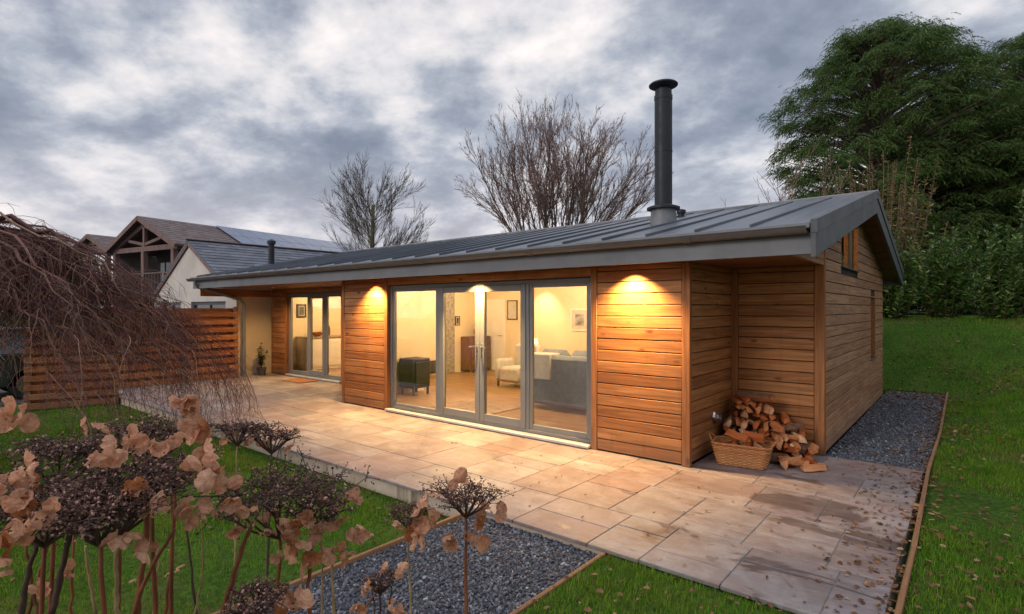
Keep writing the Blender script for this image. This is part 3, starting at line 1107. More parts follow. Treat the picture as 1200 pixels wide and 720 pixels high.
mb.tube([(-14.4, gy, gzz - .055), (-14.4, gy, 2.36), (-14.42, gy + .06, 2.27), (-14.5, dpy - .1, 1.98), (dpx, dpy, 1.86), (dpx, dpy, 1.7), (dpx, dpy, 0.04)], .036, 12)
for z in (1.6, 0.5):
    mb.lathe((dpx, dpy, z), [(.046, 0), (.046, .05)], 14)
mb.build('downpipe', M['alu'], cabin)
mb = MB()
for sg in (1, -1):
    ya = RIDGE_Y - sg * (RIDGE_Y - EAVE_Y + .05)
    za = ZE - .05 * SL
    up = .035
    mb.prism([(ya, za - .085), (RIDGE_Y - sg * .001, ZR - .085), (RIDGE_Y - sg * .001, ZR + up), (ya, za + up)], 0, RX1 - .04, RX1 + .014)
bt = mb.build('verge_trim', M['barge'], cabin)
mb = MB()
for sg in (1, -1):
    cuts = np.linspace(0, 1, 4)
    for a, b in zip(cuts[:-1], cuts[1:]):
        ya = RIDGE_Y - sg * (RIDGE_Y - EAVE_Y + .045) * (1 - a) - sg * .001
        yb = RIDGE_Y - sg * (RIDGE_Y - EAVE_Y + .045) * (1 - b) + (-sg * .004 if b < 1 else -sg * .001)
        za, zb = roof_z(ya), roof_z(yb)
        mb.prism([(ya, za - .30), (yb, zb - .30), (yb, zb - .087), (ya, za - .087)], 0, RX1 - .038, RX1)
mb.build('bargeboard', M['barge'], cabin)

# flue ---------------------------------------------------------------
fx, fy = -3.42, 7.62
fz = roof_z(fy)
mb = MB()
mb.lathe((fx, fy, fz), [(.125, .2), (.125, 1.03), (.129, 1.03), (.129, 1.06), (.125, 1.06), (.125, 1.80), (.130, 1.80), (.130, 1.86), (.118, 1.86), (.118, 1.93)], 32)
flue = mb.build('flue', M['flue'], cabin)
mb = MB().lathe((fx, fy, fz), [(.20, -.12), (.188, .0), (.175, .21)], 32)
mb.build('flashing_skirt', M['flash'], flue)
mb = MB().lathe((fx, fy, fz), [(.185, .212), (.235, .20), (.235, .23), (.14, .265), (.126, .265)], 32)
mb.build('storm_collar', M['flue'], flue)
mb = MB().lathe((fx, fy, fz), [(.10, 1.935), (.10, 1.96), (.14, 1.97), (.205, 2.005), (.207, 2.02), (.19, 2.035), (.10, 2.065), (.02, 2.075)], 32)
mb.build('rain_cap', M['flue'], flue)
mb = MB()
mb.lathe((-3.95, 8.9, roof_z(8.9) - .02), [(.05, 0), (.05, .1), (.075, .1), (.075, .15), (.02, .17)], 16)
mb.build('roof_vent', M['flue'], cabin)
MB().lathe((-3.7, 8.95, roof_z(8.95) - .02), [(.05, 0), (.05, .08), (.075, .08), (.075, .13), (.02, .15)], 16).build('roof_vent', M['flue'], cabin)

# windows and doors ----------------------------------------------------
def leaf(parent, name, x0, x1, y, z0, z1, fw, fd, low=None):
    low = low or fw
    mb = MB()
    mb.box(x0, x0 + fw, y, y + fd, z0, z1, 0, .004)
    mb.box(x1 - fw, x1, y, y + fd, z0, z1, 0, .004)
    mb.box(x0 + fw + .001, x1 - fw - .001, y + .002, y + fd - .002, z0, z0 + low, 0, .004)
    mb.box(x0 + fw + .001, x1 - fw - .001, y + .002, y + fd - .002, z1 - fw, z1, 0, .004)
    o = mb.build(name, M['frame'], parent)
    g = MB().add([(x0 + fw - .01, y + fd * .5, z0 + low - .01), (x1 - fw + .01, y + fd * .5, z0 + low - .01),
                  (x1 - fw + .01, y + fd * .5, z1 - fw + .01), (x0 + fw - .01, y + fd * .5, z1 - fw + .01)], [0, 1, 2, 3])
    g.build('pane', M['glass'], o, fix=False)
    return o


def outer_frame(x0, x1, y, z0, z1, muls, w=.05, d=.075):
    mb = MB()
    mb.box(x0, x0 + w, y, y + d, z0, z1, 0, .003)
    mb.box(x1 - w, x1, y, y + d, z0, z1, 0, .003)
    mb.box(x0 + w + .001, x1 - w - .001, y + .001, y + d, z1 - w, z1, 0, .003)
    mb.box(x0 + w + .001, x1 - w - .001, y + .001, y + d, z0, z0 + .045, 0, .003)
    for m in muls:
        mb.box(m - .025, m + .025, y + .002, y + d, z0 + .046, z1 - w - .001, 0, .003)
    return mb.build('door_frame', M['frame'], cabin)


DY = FY + .035
X0, X1 = -7.655, -3.625
outer_frame(X0, X1, DY, 0.05, 2.14, (-6.45, -4.67))
zl, zh = 0.097, 2.088
leaf(cabin, 'window', X0 + .052, -6.477, DY + .012, zl, zh, .05, .05)
leaf(cabin, 'window', -4.643, X1 - .052, DY + .012, zl, zh, .05, .05, .07)
dl = leaf(cabin, 'glazed_door', -6.422, -5.562, DY - .008, zl, zh, .09, .065, .11)
dr = leaf(cabin, 'glazed_door', -5.558, -4.698, DY - .008, zl, zh, .09, .065, .11)
for d, hx, s in ((dl, -5.605, -1), (dr, -5.515, 1)):
    mb = MB()
    mb.box(hx - .016, hx + .016, DY - .016, DY - .009, 1.02, 1.24, 0, .003)
    mb.tube([(hx, DY - .016, 1.19), (hx, DY - .06, 1.19)], .009, 10)
    mb.tube([(hx, DY - .06, 1.19), (hx + s * .12, DY - .06, 1.185)], .01, 10)
    mb.build('handle', M['chrome'], d)
MB().box(X0 - .0, X1 + .0, FY - .09, DY - .012, 0.012, 0.05, 0, .006).build('threshold', M['sill'], cabin)

DY2 = BY + .035
Y0, Y1 = -13.795, -11.325
outer_frame(Y0, Y1, DY2, 0.05, 2.14, (-12.83, -12.08))
leaf(cabin, 'window', Y0 + .052, -12.857, DY2 + .012, zl, zh, .05, .05)
d2 = leaf(cabin, 'glazed_door', -12.803, -12.107, DY2 - .008, zl, zh, .085, .065, .11)
leaf(cabin, 'window', -12.053, Y1 - .052, DY2 + .012, zl, zh, .05, .05)
mb = MB()
mb.box(-12.16, -12.13, DY2 - .016, DY2 - .009, 1.02, 1.22, 0, .003)
mb.tube([(-12.145, DY2 - .016, 1.18), (-12.145, DY2 - .055, 1.18), (-12.25, DY2 - .055, 1.18)], .01, 8)
mb.build('handle', M['chrome'], d2)
MB().box(Y0, Y1, BY - .07, DY2 - .012, 0.012, 0.05, 0, .006).build('threshold', M['sill'], cabin)


def gable_window(w, dark):
    y0, y1, z0, z1 = w
    mb = MB()
    t = .045
    xx0, xx1 = XR - .10, XR - .045
    mb.box(xx0, xx1, y0 + .002, y0 + t, z0 + .002, z1 - .002)
    mb.box(xx0, xx1, y1 - t, y1 - .002, z0 + .002, z1 - .002)
    mb.box(xx0, xx1, y0 + t + .001, y1 - t - .001, z0 + .002, z0 + t)
    mb.box(xx0, xx1, y0 + t + .001, y1 - t - .001, z1 - t, z1 - .002)
    o = mb.build('window', M['barge'], cabin)
    xm = XR - .07
    MB().add([(xm, y0 + .03, z0 + .03), (xm, y1 - .03, z0 + .03), (xm, y1 - .03, z1 - .03), (xm, y0 + .03, z1 - .03)], [0, 1, 2, 3]).build('pane', M['glass'], o, fix=False)
    mb = MB()
    mb.box(XR - .044, XR + .05, y0 - .01, y1 + .01, z0 - .02, z0 + .0, 0, .004)
    mb.build('sill', M['barge'], o)
    mb = MB()
    mb.box(XR - .044, XR + .024, y0 - .002, y0 + .018, z0 + .001, z1)
    mb.box(XR - .044, XR + .024, y1 - .018, y1 + .002, z0 + .001, z1)
    mb.box(XR - .044, XR + .024, y0 + .019, y1 - .019, z1 - .018, z1)
    mb.build('reveal', M['wood_ys'], o)


gable_window(W1, False)
gable_window(W2, True)

# round steel extract vent on the log store side wall
mb = MB()
MX = np.array([[0, 0, 1], [0, 1, 0], [-1, 0, 0]], float)
mb.lathe((-2.388, 6.78, 0.43), [(.075, 0), (.078, .012), (.06, .03), (.055, .075), (.05, .075), (.045, .02), (.005, .02)], 24, 0, True, MX)
mb.build('extract_vent', M['chrome'], cabin)

# interior ------------------------------------------------------------------
IX = -10.6
mb = MB()
mb.box(-8.83, -8.79, FY + .142, 7.75, 0, 2.45)
mb.box(IX, -8.831, 7.70, 7.75, 0, 2.45)
mb.box(IX - .04, IX, 7.70, 11.6, 0, 2.45)
mb.box(-2.62, -2.56, FY + .142, 11.6, 0, 2.45)
mb.box(IX, -2.62, 11.56, 11.6, 0, 2.45)
mb.box(-7.70, -7.655, FY + .06, FY + .142, 0, 2.14)
mb.build('inner_wall', M['cream_in'], cabin)
mb = MB()
mb.box(-14.6, -14.56, BY + .142, 11.6, 0, 2.45)
mb.box(IX - .09, IX - .05, BY + .142, 11.6, 0, 2.45)
mb.box(-14.56, IX - .09, 11.56, 11.6, 0, 2.45)
mb.build('inner_wall', M['cream_in'], cabin)
mb = MB()
mb.box(-8.79, -2.62, FY + .142, 11.56, 2.45, 2.48)
mb.box(IX, -8.79, 7.75, 11.56, 2.451, 2.48)
mb.box(-14.56, IX - .09, BY + .142, 11.56, 2.45, 2.48)
mb.build('ceiling', M['ceil'], cabin)
mb = MB()
for x0, x1, y0, y1 in ((-8.79, -2.62, FY + .142, 11.56), (IX, -8.79, 7.75, 11.56), (-14.56, IX - .09, BY + .142, 11.56)):
    y = y0
    q = random.Random(3)
    while y < y1 - .01:
        x = x0 - q.uniform(0, 1.2)
        while x < x1:
            a, b = max(x, x0), min(x + 1.4, x1)
            if b - a > .02:
                mb.box(a, b - .002, y, min(y + .138, y1), 0.0, 0.045)
            x += 1.4
        y += .14
mb.build('floor', M['floor_wood'], cabin)
mb = MB()
mb.box(-2.5, -2.46, BY + .125, REAR - .13, 0, 2.7)
mb.box(-2.46, XR - .13, BY + .13, REAR - .13, -.02, 0.02)
mb.build('inner_wall', M['cream_in'], cabin)

# lamps
WARM = (1.0, 0.60, 0.22)
WARM_IN = (1.0, 0.65, 0.31)


def spot(name, loc, power, cone, blend=.7, rad=.03, col=WARM, rot=(0, 0, 0)):
    l = bpy.data.lights.new(name, 'SPOT')
    l.energy = power
    l.color = col
    l.spot_size = R(cone)
    l.spot_blend = blend
    l.shadow_soft_size = rad
    o = bpy.data.objects.new(name, l)
    o.location = np.array(loc) - np.array(cabin.location)
    o.rotation_euler = rot
    o.parent = cabin
    COL.objects.link(o)


def point(name, loc, power, rad=.08, col=WARM_IN):
    l = bpy.data.lights.new(name, 'POINT')
    l.energy = power
    l.color = col
    l.shadow_soft_size = rad
    o = bpy.data.objects.new(name, l)
    o.location = np.array(loc) - np.array(cabin.location)
    o.parent = cabin
    COL.objects.link(o)


def fitting(x, y, z, r=.042, m='lamp'):
    o = MB().lathe((x, y, z - .008), [(r - .012, 0), (r, 0), (r + .004, .008), (r - .012, .007)], 20).build('downlight', M['chrome'], cabin)
    MB().lathe((x, y, z - .006), [(.001, 0), (r - .013, 0), (r - .014, .003)], 20).build('lens', M[m], o)


for x in (-7.97, -5.56, -3.02):
    fitting(x, FY - .19, ST)
    spot('downlight_lamp', (x, FY - .19, ST - .012), 430, 118, .75)
for x in (-13.2, -11.0):
    fitting(x, 6.75, ST)
    spot('downlight_lamp', (x, 6.75, ST - .012), 110, 145, .9)
for (x, y) in ((-7.4, 7.4), (-5.2, 7.4), (-3.8, 9.6), (-6.6, 10.0), (-9.3, 9.4)):
    fitting(x, y, 2.45, .05, 'lamp_in')
    point('ceiling_spot_lamp', (x, y, 2.38), 84)
spot('wall_wash_lamp', (-8.4, 10.9, 2.42), 60, 75, .8, .03, WARM_IN, (R(35), 0, 0))
for (x, y) in ((-13.2, 8.8), (-11.6, 9.4)):
    fitting(x, y, 2.45, .05, 'lamp_in')
    point('ceiling_spot_lamp', (x, y, 2.38), 85)
point('gable_room_lamp', (-1.9, 9.0, 2.9), 14)


# furniture ------------------------------------------------------------------
def rbox(name, par, m, x0, x1, y0, y1, z0, z1, bev=.03):
    return MB().box(x0, x1, y0, y1, z0, z1, 0, bev).build(name, M[m], par)


F0 = 0.047
t = thing('sofa', (-4.9, 8.0, F0), 'blue grey fabric sofa with its back to the right hand glass door panel', 'sofa')
rbox('base', t, 'fabric', -5.85, -3.95, 7.75, 8.6, F0 + .08, F0 + .42)
rbox('backrest', t, 'fabric', -5.85, -3.95, 7.52, 7.76, F0 + .08, F0 + .92, .06)
rbox('arm', t, 'fabric', -6.02, -5.84, 7.55, 8.6, F0 + .08, F0 + .66, .05)
rbox('arm', t, 'fabric', -3.96, -3.78, 7.55, 8.6, F0 + .08, F0 + .66, .05)
for x in (-5.83, -5.2, -4.57):
    rbox('cushion', t, 'fabric', x, x + .61, 7.78, 8.0, F0 + .45, F0 + 1.0, .09)
rbox('throw', t, 'fabric_l', -5.8, -5.35, 7.50, 7.79, F0 + .5, F0 + .945, .02)
t = thing('side_table', (-8.3, 10.9, F0), 'small wooden side table carrying a lit shaded lamp near the far wall', 'side table')
rbox('table_top', t, 'brownwood', -8.55, -8.05, 10.7, 11.1, F0 + .5, F0 + .53, .005)
for sx in (-8.52, -8.11):
    for sy in (10.72, 11.05):
        rbox('leg', t, 'brownwood', sx, sx + .035, sy, sy + .035, F0, F0 + .5, .003)
t = thing('table_lamp', (-8.3, 10.9, F0 + .53), 'glowing cream lamp shade standing on the side table', 'lamp')
MB().lathe((-8.3, 10.9, F0 + .531), [(.07, 0), (.07, .02), (.02, .05), (.015, .25)], 16).build('lamp_base', M['black'], t)
MB().lathe((-8.3, 10.9, F0 + .76), [(.14, 0), (.10, .2), (.098, .2), (.138, 0.002)], 20).build('lamp_shade', M['shade'], t)
t = thing('sideboard', (-10.4, 11.0, F0), 'dark wooden chest of drawers seen through the left glazed door', 'sideboard')
rbox('body', t, 'brownwood', -10.58, -10.2, 10.65, 11.45, F0 + .06, F0 + .95, .01)
for z in (.1, .38, .66):
    rbox('drawer', t, 'brownwood', -10.199, -10.18, 10.69, 11.41, F0 + z, F0 + z + .25, .006)
    rbox('knob', t, 'chrome', -10.179, -10.16, 11.03, 11.07, F0 + z + .11, F0 + z + .14, .004)
for sy in (10.67, 11.38):
    rbox('leg', t, 'brownwood', -10.26, -10.21, sy, sy + .05, F0, F0 + .059, .003)
t = thing('vase', (-10.35, 11.1, F0 + .95), 'small round brown vase on top of the wooden chest of drawers', 'vase')
MB().lathe((-10.35, 11.1, F0 + .951), [(.05, 0), (.12, .08), (.13, .16), (.06, .28), (.05, .36), (.06, .38)], 20).build('body', M['mat'], t)
t = thing('wood_stove', (-8.5, 7.2, F0), 'black iron stove against the left wall behind the leftmost pane', 'stove')
rbox('body', t, 'black', -8.74, -8.3, 7.05, 7.5, F0 + .14, F0 + .72, .02)
rbox('door', t, 'black', -8.3, -8.27, 7.1, 7.45, F0 + .2, F0 + .66, .008)
for sx in (-8.7, -8.36):
    for sy in (7.08, 7.44):
        rbox('leg', t, 'black', sx, sx + .04, sy, sy + .04, F0, F0 + .14, .003)
t = thing('heater_grille', (IX, 9.6, F0), 'black square grille low on the cream wall beyond the leftmost pane', 'grille')
rbox('body', t, 'black', IX + .001, IX + .06, 9.3, 9.75, .10, .42, .006)
mb = MB()
for k in range(3):
    mb.box(IX + .055, IX + .07, 9.33 + k * .14, 9.44 + k * .14, .13, .39, 0, .003)
mb.build('insert', M['darkprint'], t)


def picture(x0, x1, y, z0, z1, label, pm='print', fm='white', bw=.035, side=False):
    t = thing('picture_frame', ((x0 + x1) / 2 if not side else y, y if not side else (x0 + x1) / 2, z0), label, 'picture')

    def bx(mb, a0, a1, d0, d1, c0, c1):
        if side:
            return mb.box(y + d0, y + d1, a0, a1, c0, c1, 0, .002)
        return mb.box(a0, a1, y - d1, y - d0, c0, c1, 0, .002)
    mb = MB()
    for (a0, a1, c0, c1) in ((x0, x0 + bw, z0, z1), (x1 - bw, x1, z0, z1), (x0 + bw + .001, x1 - bw - .001, z0, z0 + bw), (x0 + bw + .001, x1 - bw - .001, z1 - bw, z1)):
        bx(mb, a0, a1, .001, .03, c0, c1)
    mb.build('frame', M[fm], t)
    bx(MB(), x0 + bw - .001, x1 - bw + .001, .003, .02, z0 + bw - .001, z1 - bw + .001).build('mount', M['fabric_l'], t)
    w = (x1 - x0) * .26
    bx(MB(), x0 + w, x1 - w, .0205, .024, z0 + w, z1 - w).build('print', M[pm], t)


picture(-7.62, -7.1, 11.56, 1.2, 1.75, 'white framed picture with small grey print on the wall behind the right pane', 'print', 'white')
picture(-9.68, -9.33, 11.56, 1.45, 1.98, 'thin brown framed upright picture on the far wall seen through the right glazed door', 'fabric_l', 'brownwood', .03)
picture(10.45, 10.62, IX, 1.3, 1.55, 'small dark framed picture on the left room wall seen through the left glazed door', 'darkprint', 'black', .02, True)
rbox('stone_panel', cabin, 'stonework', IX + .001, IX + .03, 9.95, 10.42, .05, 2.3, .004)
mb = MB()
mb.box(-10.45, -9.75, 11.52, 11.559, .05, 2.02, 0, .004)
io = mb.build('inner_door', M['white'], cabin)
MB().tube([(-9.83, 11.52, 1.02), (-9.83, 11.47, 1.02), (-9.95, 11.47, 1.02)], .01, 8).build('handle', M['chrome'], io)
t = tag(MB().box(-7.2, -5.9, 6.5, 7.45, F0 - .0005, F0 + .012, 0, .005).build('rug', M['rug']), 'patterned brown rug on the oak floor just inside the glazed doors', 'rug')
t = thing('armchair', (-7.6, 9.4, F0), 'pale upholstered armchair facing the room behind the right glazed door leaf', 'armchair')
rbox('seat', t, 'fabric_l', -7.9, -7.3, 9.1, 9.7, F0 + .12, F0 + .44, .05)
rbox('backrest', t, 'fabric_l', -7.95, -7.25, 9.7, 9.86, F0 + .12, F0 + .92, .06)
rbox('arm', t, 'fabric_l', -8.04, -7.9, 9.12, 9.7, F0 + .12, F0 + .6, .05)
rbox('arm', t, 'fabric_l', -7.3, -7.16, 9.12, 9.7, F0 + .12, F0 + .6, .05)
for sx in (-7.98, -7.24):
    for sy in (9.16, 9.78):
        rbox('leg', t, 'brownwood', sx, sx + .04, sy, sy + .04, F0, F0 + .12, .003)
# kitchen behind the left doors
t = thing('kitchen_counter', (-14.25, 9.3, F0), 'white kitchen counter with wooden worktop inside the left glazed doors', 'counter')
rbox('cabinet', t, 'white', -14.55, -13.95, 8.12, 10.5, F0, F0 + .88, .01)
rbox('worktop', t, 'worktop', -14.555, -13.91, 8.09, 10.53, F0 + .881, F0 + .92, .005)
for k in range(4):
    rbox('cupboard_door', t, 'white', -13.949, -13.93, 8.14 + k * .59, 8.71 + k * .59, F0 + .1, F0 + .86, .004)
t = thing('fruit_bowl', (-14.2, 8.55, F0 + .92), 'shallow brown bowl standing on the kitchen worktop', 'bowl')
MB().lathe((-14.2, 8.55, F0 + .921), [(.06, 0), (.15, .06), (.18, .12), (.17, .12), (.13, .06), (.01, .03)], 20).build('body', M['mat'], t)
t = thing('kitchen_jar', (-14.3, 8.95, F0 + .92), 'tall lidded jar on the kitchen worktop beside the bowl', 'jar')
MB().lathe((-14.3, 8.95, F0 + .921), [(.06, 0), (.07, .05), (.07, .22), (.05, .26)], 16).build('body', M['terracotta'], t)
MB().lathe((-14.3, 8.95, F0 + 1.182), [(.055, 0), (.055, .03), (.012, .035), (.012, .06)], 16).build('lid', M['brownwood'], t)
picture(8.13, 8.42, -14.56, 1.5, 1.88, 'dark square picture on the kitchen wall behind the leftmost pane of the left doors', 'darkprint', 'black', .05, True)

# ------------------------------------------------------------------ firewood
def log_mesh(seed):
    q = random.Random(seed)
    L = q.uniform(.24, .33)
    r = q.uniform(.046, .072)
    ang = q.choice([70, 95, 120, 180])
    n = max(3, int(ang / 22))
    prof = [(0, 0)] if ang < 170 else []
    for k in range(n + 1):
        a = R(-ang / 2 + ang * k / n)
        rr_ = r * q.uniform(.9, 1.08) * (1.25 if ang < 100 else 1)
        prof.append((rr_ * math.sin(a), -rr_ * math.cos(a)))
    cx = sum(p[0] for p in prof) / len(prof)
    cz = sum(p[1] for p in prof) / len(prof)
    prof = [(p[0] - cx, p[1] - cz) for p in prof]
    m = len(prof)
    sec = 5
    V = []
    for s_ in range(sec):
        f = s_ / (sec - 1)
        k = 1 + q.uniform(-.07, .07)
        dx, dz = q.uniform(-.006, .006), q.uniform(-.006, .006)
        for (px, pz) in prof:
            ee = q.uniform(-.012, .012) if s_ in (0, sec - 1) else 0
            V.append((px * k + dx, (f - .5) * L + ee, pz * k + dz))
    mb = MB()
    mb.add(V, np.zeros((0, 4), int))
    first_bark = 1 if ang < 170 else 0
    for s_ in range(sec - 1):
        for j in range(m):
            j2 = (j + 1) % m
            mt = 1 if (first_bark <= j < m - 1 and seed % 2) else 0
            mb.F.append((np.array([[s_ * m + j, s_ * m + j2, (s_ + 1) * m + j2, (s_ + 1) * m + j]]), mt, False))
    for s_ in (0, sec - 1):
        c = len(V) + (0 if s_ == 0 else 1)
    base = mb.n
    cen = np.array(V).reshape(sec, m, 3)
    mb.add([cen[0].mean(0) + (0, .006, 0), cen[-1].mean(0) - (0, .006, 0)], np.zeros((0, 4), int))
    for j in range(m):
        j2 = (j + 1) % m
        mb.F.append((np.array([[base, j2, j]]), 0, False))
        mb.F.append((np.array([[base + 1, (sec - 1) * m + j, (sec - 1) * m + j2]]), 0, False))
    mb.F = [f for f in mb.F if len(f[0])]
    return mb


LOGS = []
for k in range(10):
    o = log_mesh(100 + k).build('firewood_log', [M['log'], M['log_bark']])
    LOGS.append(o)
proto_used = [False] * len(LOGS)


def place_log(pos, rot, label, group, sc=1.0, k=None):
    k = random.randrange(len(LOGS)) if k is None else k
    if proto_used[k]:
        o = LOGS[k].copy()
        COL.objects.link(o)
    else:
        o = LOGS[k]
        proto_used[k] = True
    o.location = pos
    o.rotation_euler = rot
    o.scale = (sc, sc, sc)
    tag(o, label, 'firewood', group)
    return o


random.seed(21)
GL = 'split firewood log in the rough heap filling the corner of the recessed log store'
rowz = 0
nlog = 0
for row in range(8):
    z = 0.046 + row * 0.08
    xr = [-1.40, -1.41, -1.45, -1.50, -1.57, -1.66, -1.78, -1.95][row]
    for layer in range(2):
        yb = [7.22, 6.98][layer]
        if layer == 1 and row > 4:
            continue
        x = -2.28 + random.uniform(0, .04)
        while x < xr - (0.05 * row * 0.3 if layer else 0):
            place_log((x, yb - row * .012 + random.uniform(-.05, .05), z + random.uniform(-.012, .012)),
                      (random.uniform(-.12, .12), random.uniform(0, 6.28), random.uniform(.05, .6)), GL, 'split logs heaped in the log store', random.uniform(.8, 1.05))
            nlog += 1
            x += random.uniform(.092, .12)
# tumbled logs at the front and right
for (x, y, z, rz) in [(-1.62, 6.78, .06, .5), (-1.50, 6.72, .055, -.4), (-1.55, 6.84, .15, .9), (-1.42, 6.86, .055, 1.1), (-1.38, 6.97, .06, .2),
                      (-1.46, 6.95, .16, -.6), (-1.68, 6.85, .22, .2), (-1.60, 6.92, .27, 1.2), (-1.33, 6.84, .05, .7), (-1.50, 6.98, .27, .4),
                      (-1.74, 6.76, .06, 1.3), (-1.66, 6.70, .055, -.9), (-1.36, 7.08, .15, .1), (-1.58, 7.02, .38, -.8), (-1.72, 6.93, .33, .6),
                      (-1.44, 6.66, .05, 1.0), (-1.56, 6.62, .05, .1)]:
    place_log((x, y, z), (random.uniform(-.35, .35), random.uniform(0, 6.28), rz), GL, 'split logs heaped in the log store', random.uniform(.75, 1.0))
LB = place_log((-2.0, 7.12, .69), (0, 3.1, 1.45), 'dark bark covered log lying crosswise on top of the firewood heap', None, 1.3, 3)
place_log((-1.27, 6.63, .04), (.05, .3, -.75), 'pale splintered log on the paving at the right front end of the firewood heap', None, .85)
for (x, y, z, rx, rz, lab) in [(-2.02, 6.50, .285, .12, 1.15, 'greyish log leaning over the wicker basket rim, left of the pale split log'),
                               (-1.86, 6.55, .30, -.08, 1.25, 'pale faced split log lying across the wicker basket top at its right end'),
                               (-2.05, 6.42, .21, .05, .4, None), (-1.88, 6.42, .21, -.05, .2, None), (-2.12, 6.52, .20, .05, -.3, None), (-1.78, 6.47, .2, .05, .5, None)]:
    place_log((x, y, z), (rx, random.uniform(0, 6.28), rz), lab or 'split log lying low inside the wicker basket, mostly below its rim',
              None if lab else 'logs inside the wicker basket', .95)

# wicker basket
BX, BYY = -1.95, 6.44
bk = thing('wicker_basket', (BX, BYY, 0), 'rectangular orange wicker basket filled with logs in front of the firewood heap', 'basket')
BA = R(8)


def rrect(a, b, r, n):
    pts = []
    per = []
    for cx, cy2, a0 in ((a - r, b - r, 0), (-a + r, b - r, 90), (-a + r, -b + r, 180), (a - r, -b + r, 270)):
        for k in range(5):
            t_ = R(a0 + 90 * k / 4)
            per.append((cx + r * math.cos(t_), cy2 + r * math.sin(t_)))
    per = np.array(per + [per[0]])
    seg = np.r_[0, np.cumsum(np.linalg.norm(np.diff(per, axis=0), axis=1))]
    s_ = np.linspace(0, seg[-1], n, endpoint=False)
    return np.stack([np.interp(s_, seg, per[:, 0]), np.interp(s_, seg, per[:, 1])], -1)


mb = MB()
NS = 34
cB, sB = math.cos(BA), math.sin(BA)


def bpt(x, y, z):
    return (BX + x * cB - y * sB, BYY + x * sB + y * cB, z)


Hb = .235
rows_ = 15
for r_ in range(rows_):
    f = r_ / (rows_ - 1)
    a, b = .25 + .05 * f, .145 + .04 * f
    z = .012 + f * (Hb - .02)
    pr = rrect(a, b, .06, NS * 4)
    nrm = pr / np.linalg.norm(pr, axis=1)[:, None]
    ph = np.arange(len(pr)) * 2 * math.pi * (NS // 2) / len(pr)
    off = np.sin(ph + math.pi * (r_ % 2)) * .006
    pr = pr + nrm * off[:, None]
    pts = [bpt(p[0], p[1], z) for p in pr]
    pts.append(pts[0])
    mb.tube(pts, .0085, 5, cap=False)
pr0 = rrect(.25, .145, .06, NS)
pr1 = rrect(.30, .185, .06, NS)
for p, q in zip(pr0, pr1):
    mb.tube([bpt(p[0], p[1], .0), bpt(q[0], q[1], Hb)], .005, 5)
mb.add([bpt(p[0], p[1], .012) for p in rrect(.25, .145, .06, 24)], np.arange(24).reshape(1, -1))
mb.build('woven_body', M['wicker'], bk, fix=False)
mb = MB()
pr = rrect(.305, .19, .06, 120)
for k in range(3):
    ph = np.arange(121) * 2 * math.pi * 20 / 120 + k * 2.09
    pts = []
    for m_, p in enumerate(np.vstack([pr, pr[:1]])):
        nn = p / np.linalg.norm(p)
        w = .008 * math.cos(ph[m_])
        pts.append(bpt(p[0] + nn[0] * w, p[1] + nn[1] * w, Hb + .008 + .008 * math.sin(ph[m_])))
    mb.tube(pts, .0075, 5, cap=False)
mb.build('rim', M['wicker'], bk, fix=False)
for sx in (1, -1):
    mb = MB()
    for k in range(2):
        pts = []
        for a in np.linspace(0, math.pi, 15):
            pts.append(bpt(sx * (.305 + .05 * math.sin(a)), .085 * math.cos(a), Hb + .01 + .06 * math.sin(a) + .006 * math.sin(a * 12 + k * 3)))
        mb.tube(pts, .009, 6)
    mb.build('handle', M['wicker'], bk, fix=False)

# ------------------------------------------------------------------ doormat, pot plant
mb = MB()
mb.box(-12.85, -12.05, 6.80, 7.28, 0.003, 0.022, 0, .006)
tag(mb.build('doormat', M['mat']), 'reddish brown coir doormat on the paving before the left glazed doors', 'doormat')
pp = thing('potted_plant', (-14.3, 7.0, 0), 'small dark leafy plant in a low pot against the cream wall by the downpipe', 'plant')
MB().lathe((-14.3, 7.0, 0.002), [(.09, 0), (.12, .17), (.13, .17), (.13, .2), (.11, .2), (.105, .17)], 20).build('pot', M['terracotta'], pp)
mb = MB()
ml = MB()
LEAFT = np.array([(0, 0, 0), (.35, .16, .03), (.75, .13, .02), (1, 0, -.04), (.75, -.13, .02), (.35, -.16, .03), (.5, 0, -.02)])
LEAFF = np.array([(0, 6, 1), (1, 6, 2), (2, 6, 3), (3, 6, 4), (4, 6, 5), (5, 6, 0)])
q = random.Random(9)
lp, ld = [], []
for k in range(9):
    a = q.uniform(0, 6.28)
    h = q.uniform(.25, .6) if k else .66
    sp = q.uniform(.03, .16) if k else .02
    pts = [np.array([-14.3 + sp * math.cos(a) * f ** 1.5, 7.0 + sp * math.sin(a) * f ** 1.5, .17 + h * f]) for f in np.linspace(0, 1, 6)]
    mb.tube(pts, np.linspace(.009, .004, 6), 5)
    for f in np.linspace(.25, 1, 22):
        b = q.uniform(0, 6.28)
        lp.append(np.array([-14.3 + sp * math.cos(a) * f ** 1.5, 7.0 + sp * math.sin(a) * f ** 1.5, .17 + h * f]))
        ld.append((math.cos(b), math.sin(b), q.uniform(-.4, .6)))
mb.build('stem', M['stem_d'], pp, fix=False)
lp, ld = np.array(lp), np.array(ld)
scatter(ml, LEAFT, LEAFF, lp, frame_from(ld), RNG.uniform(.07, .14, (len(lp), 1)) * np.ones((1, 3)))
ml.build('foliage', M['potleaf'], pp, fix=False)

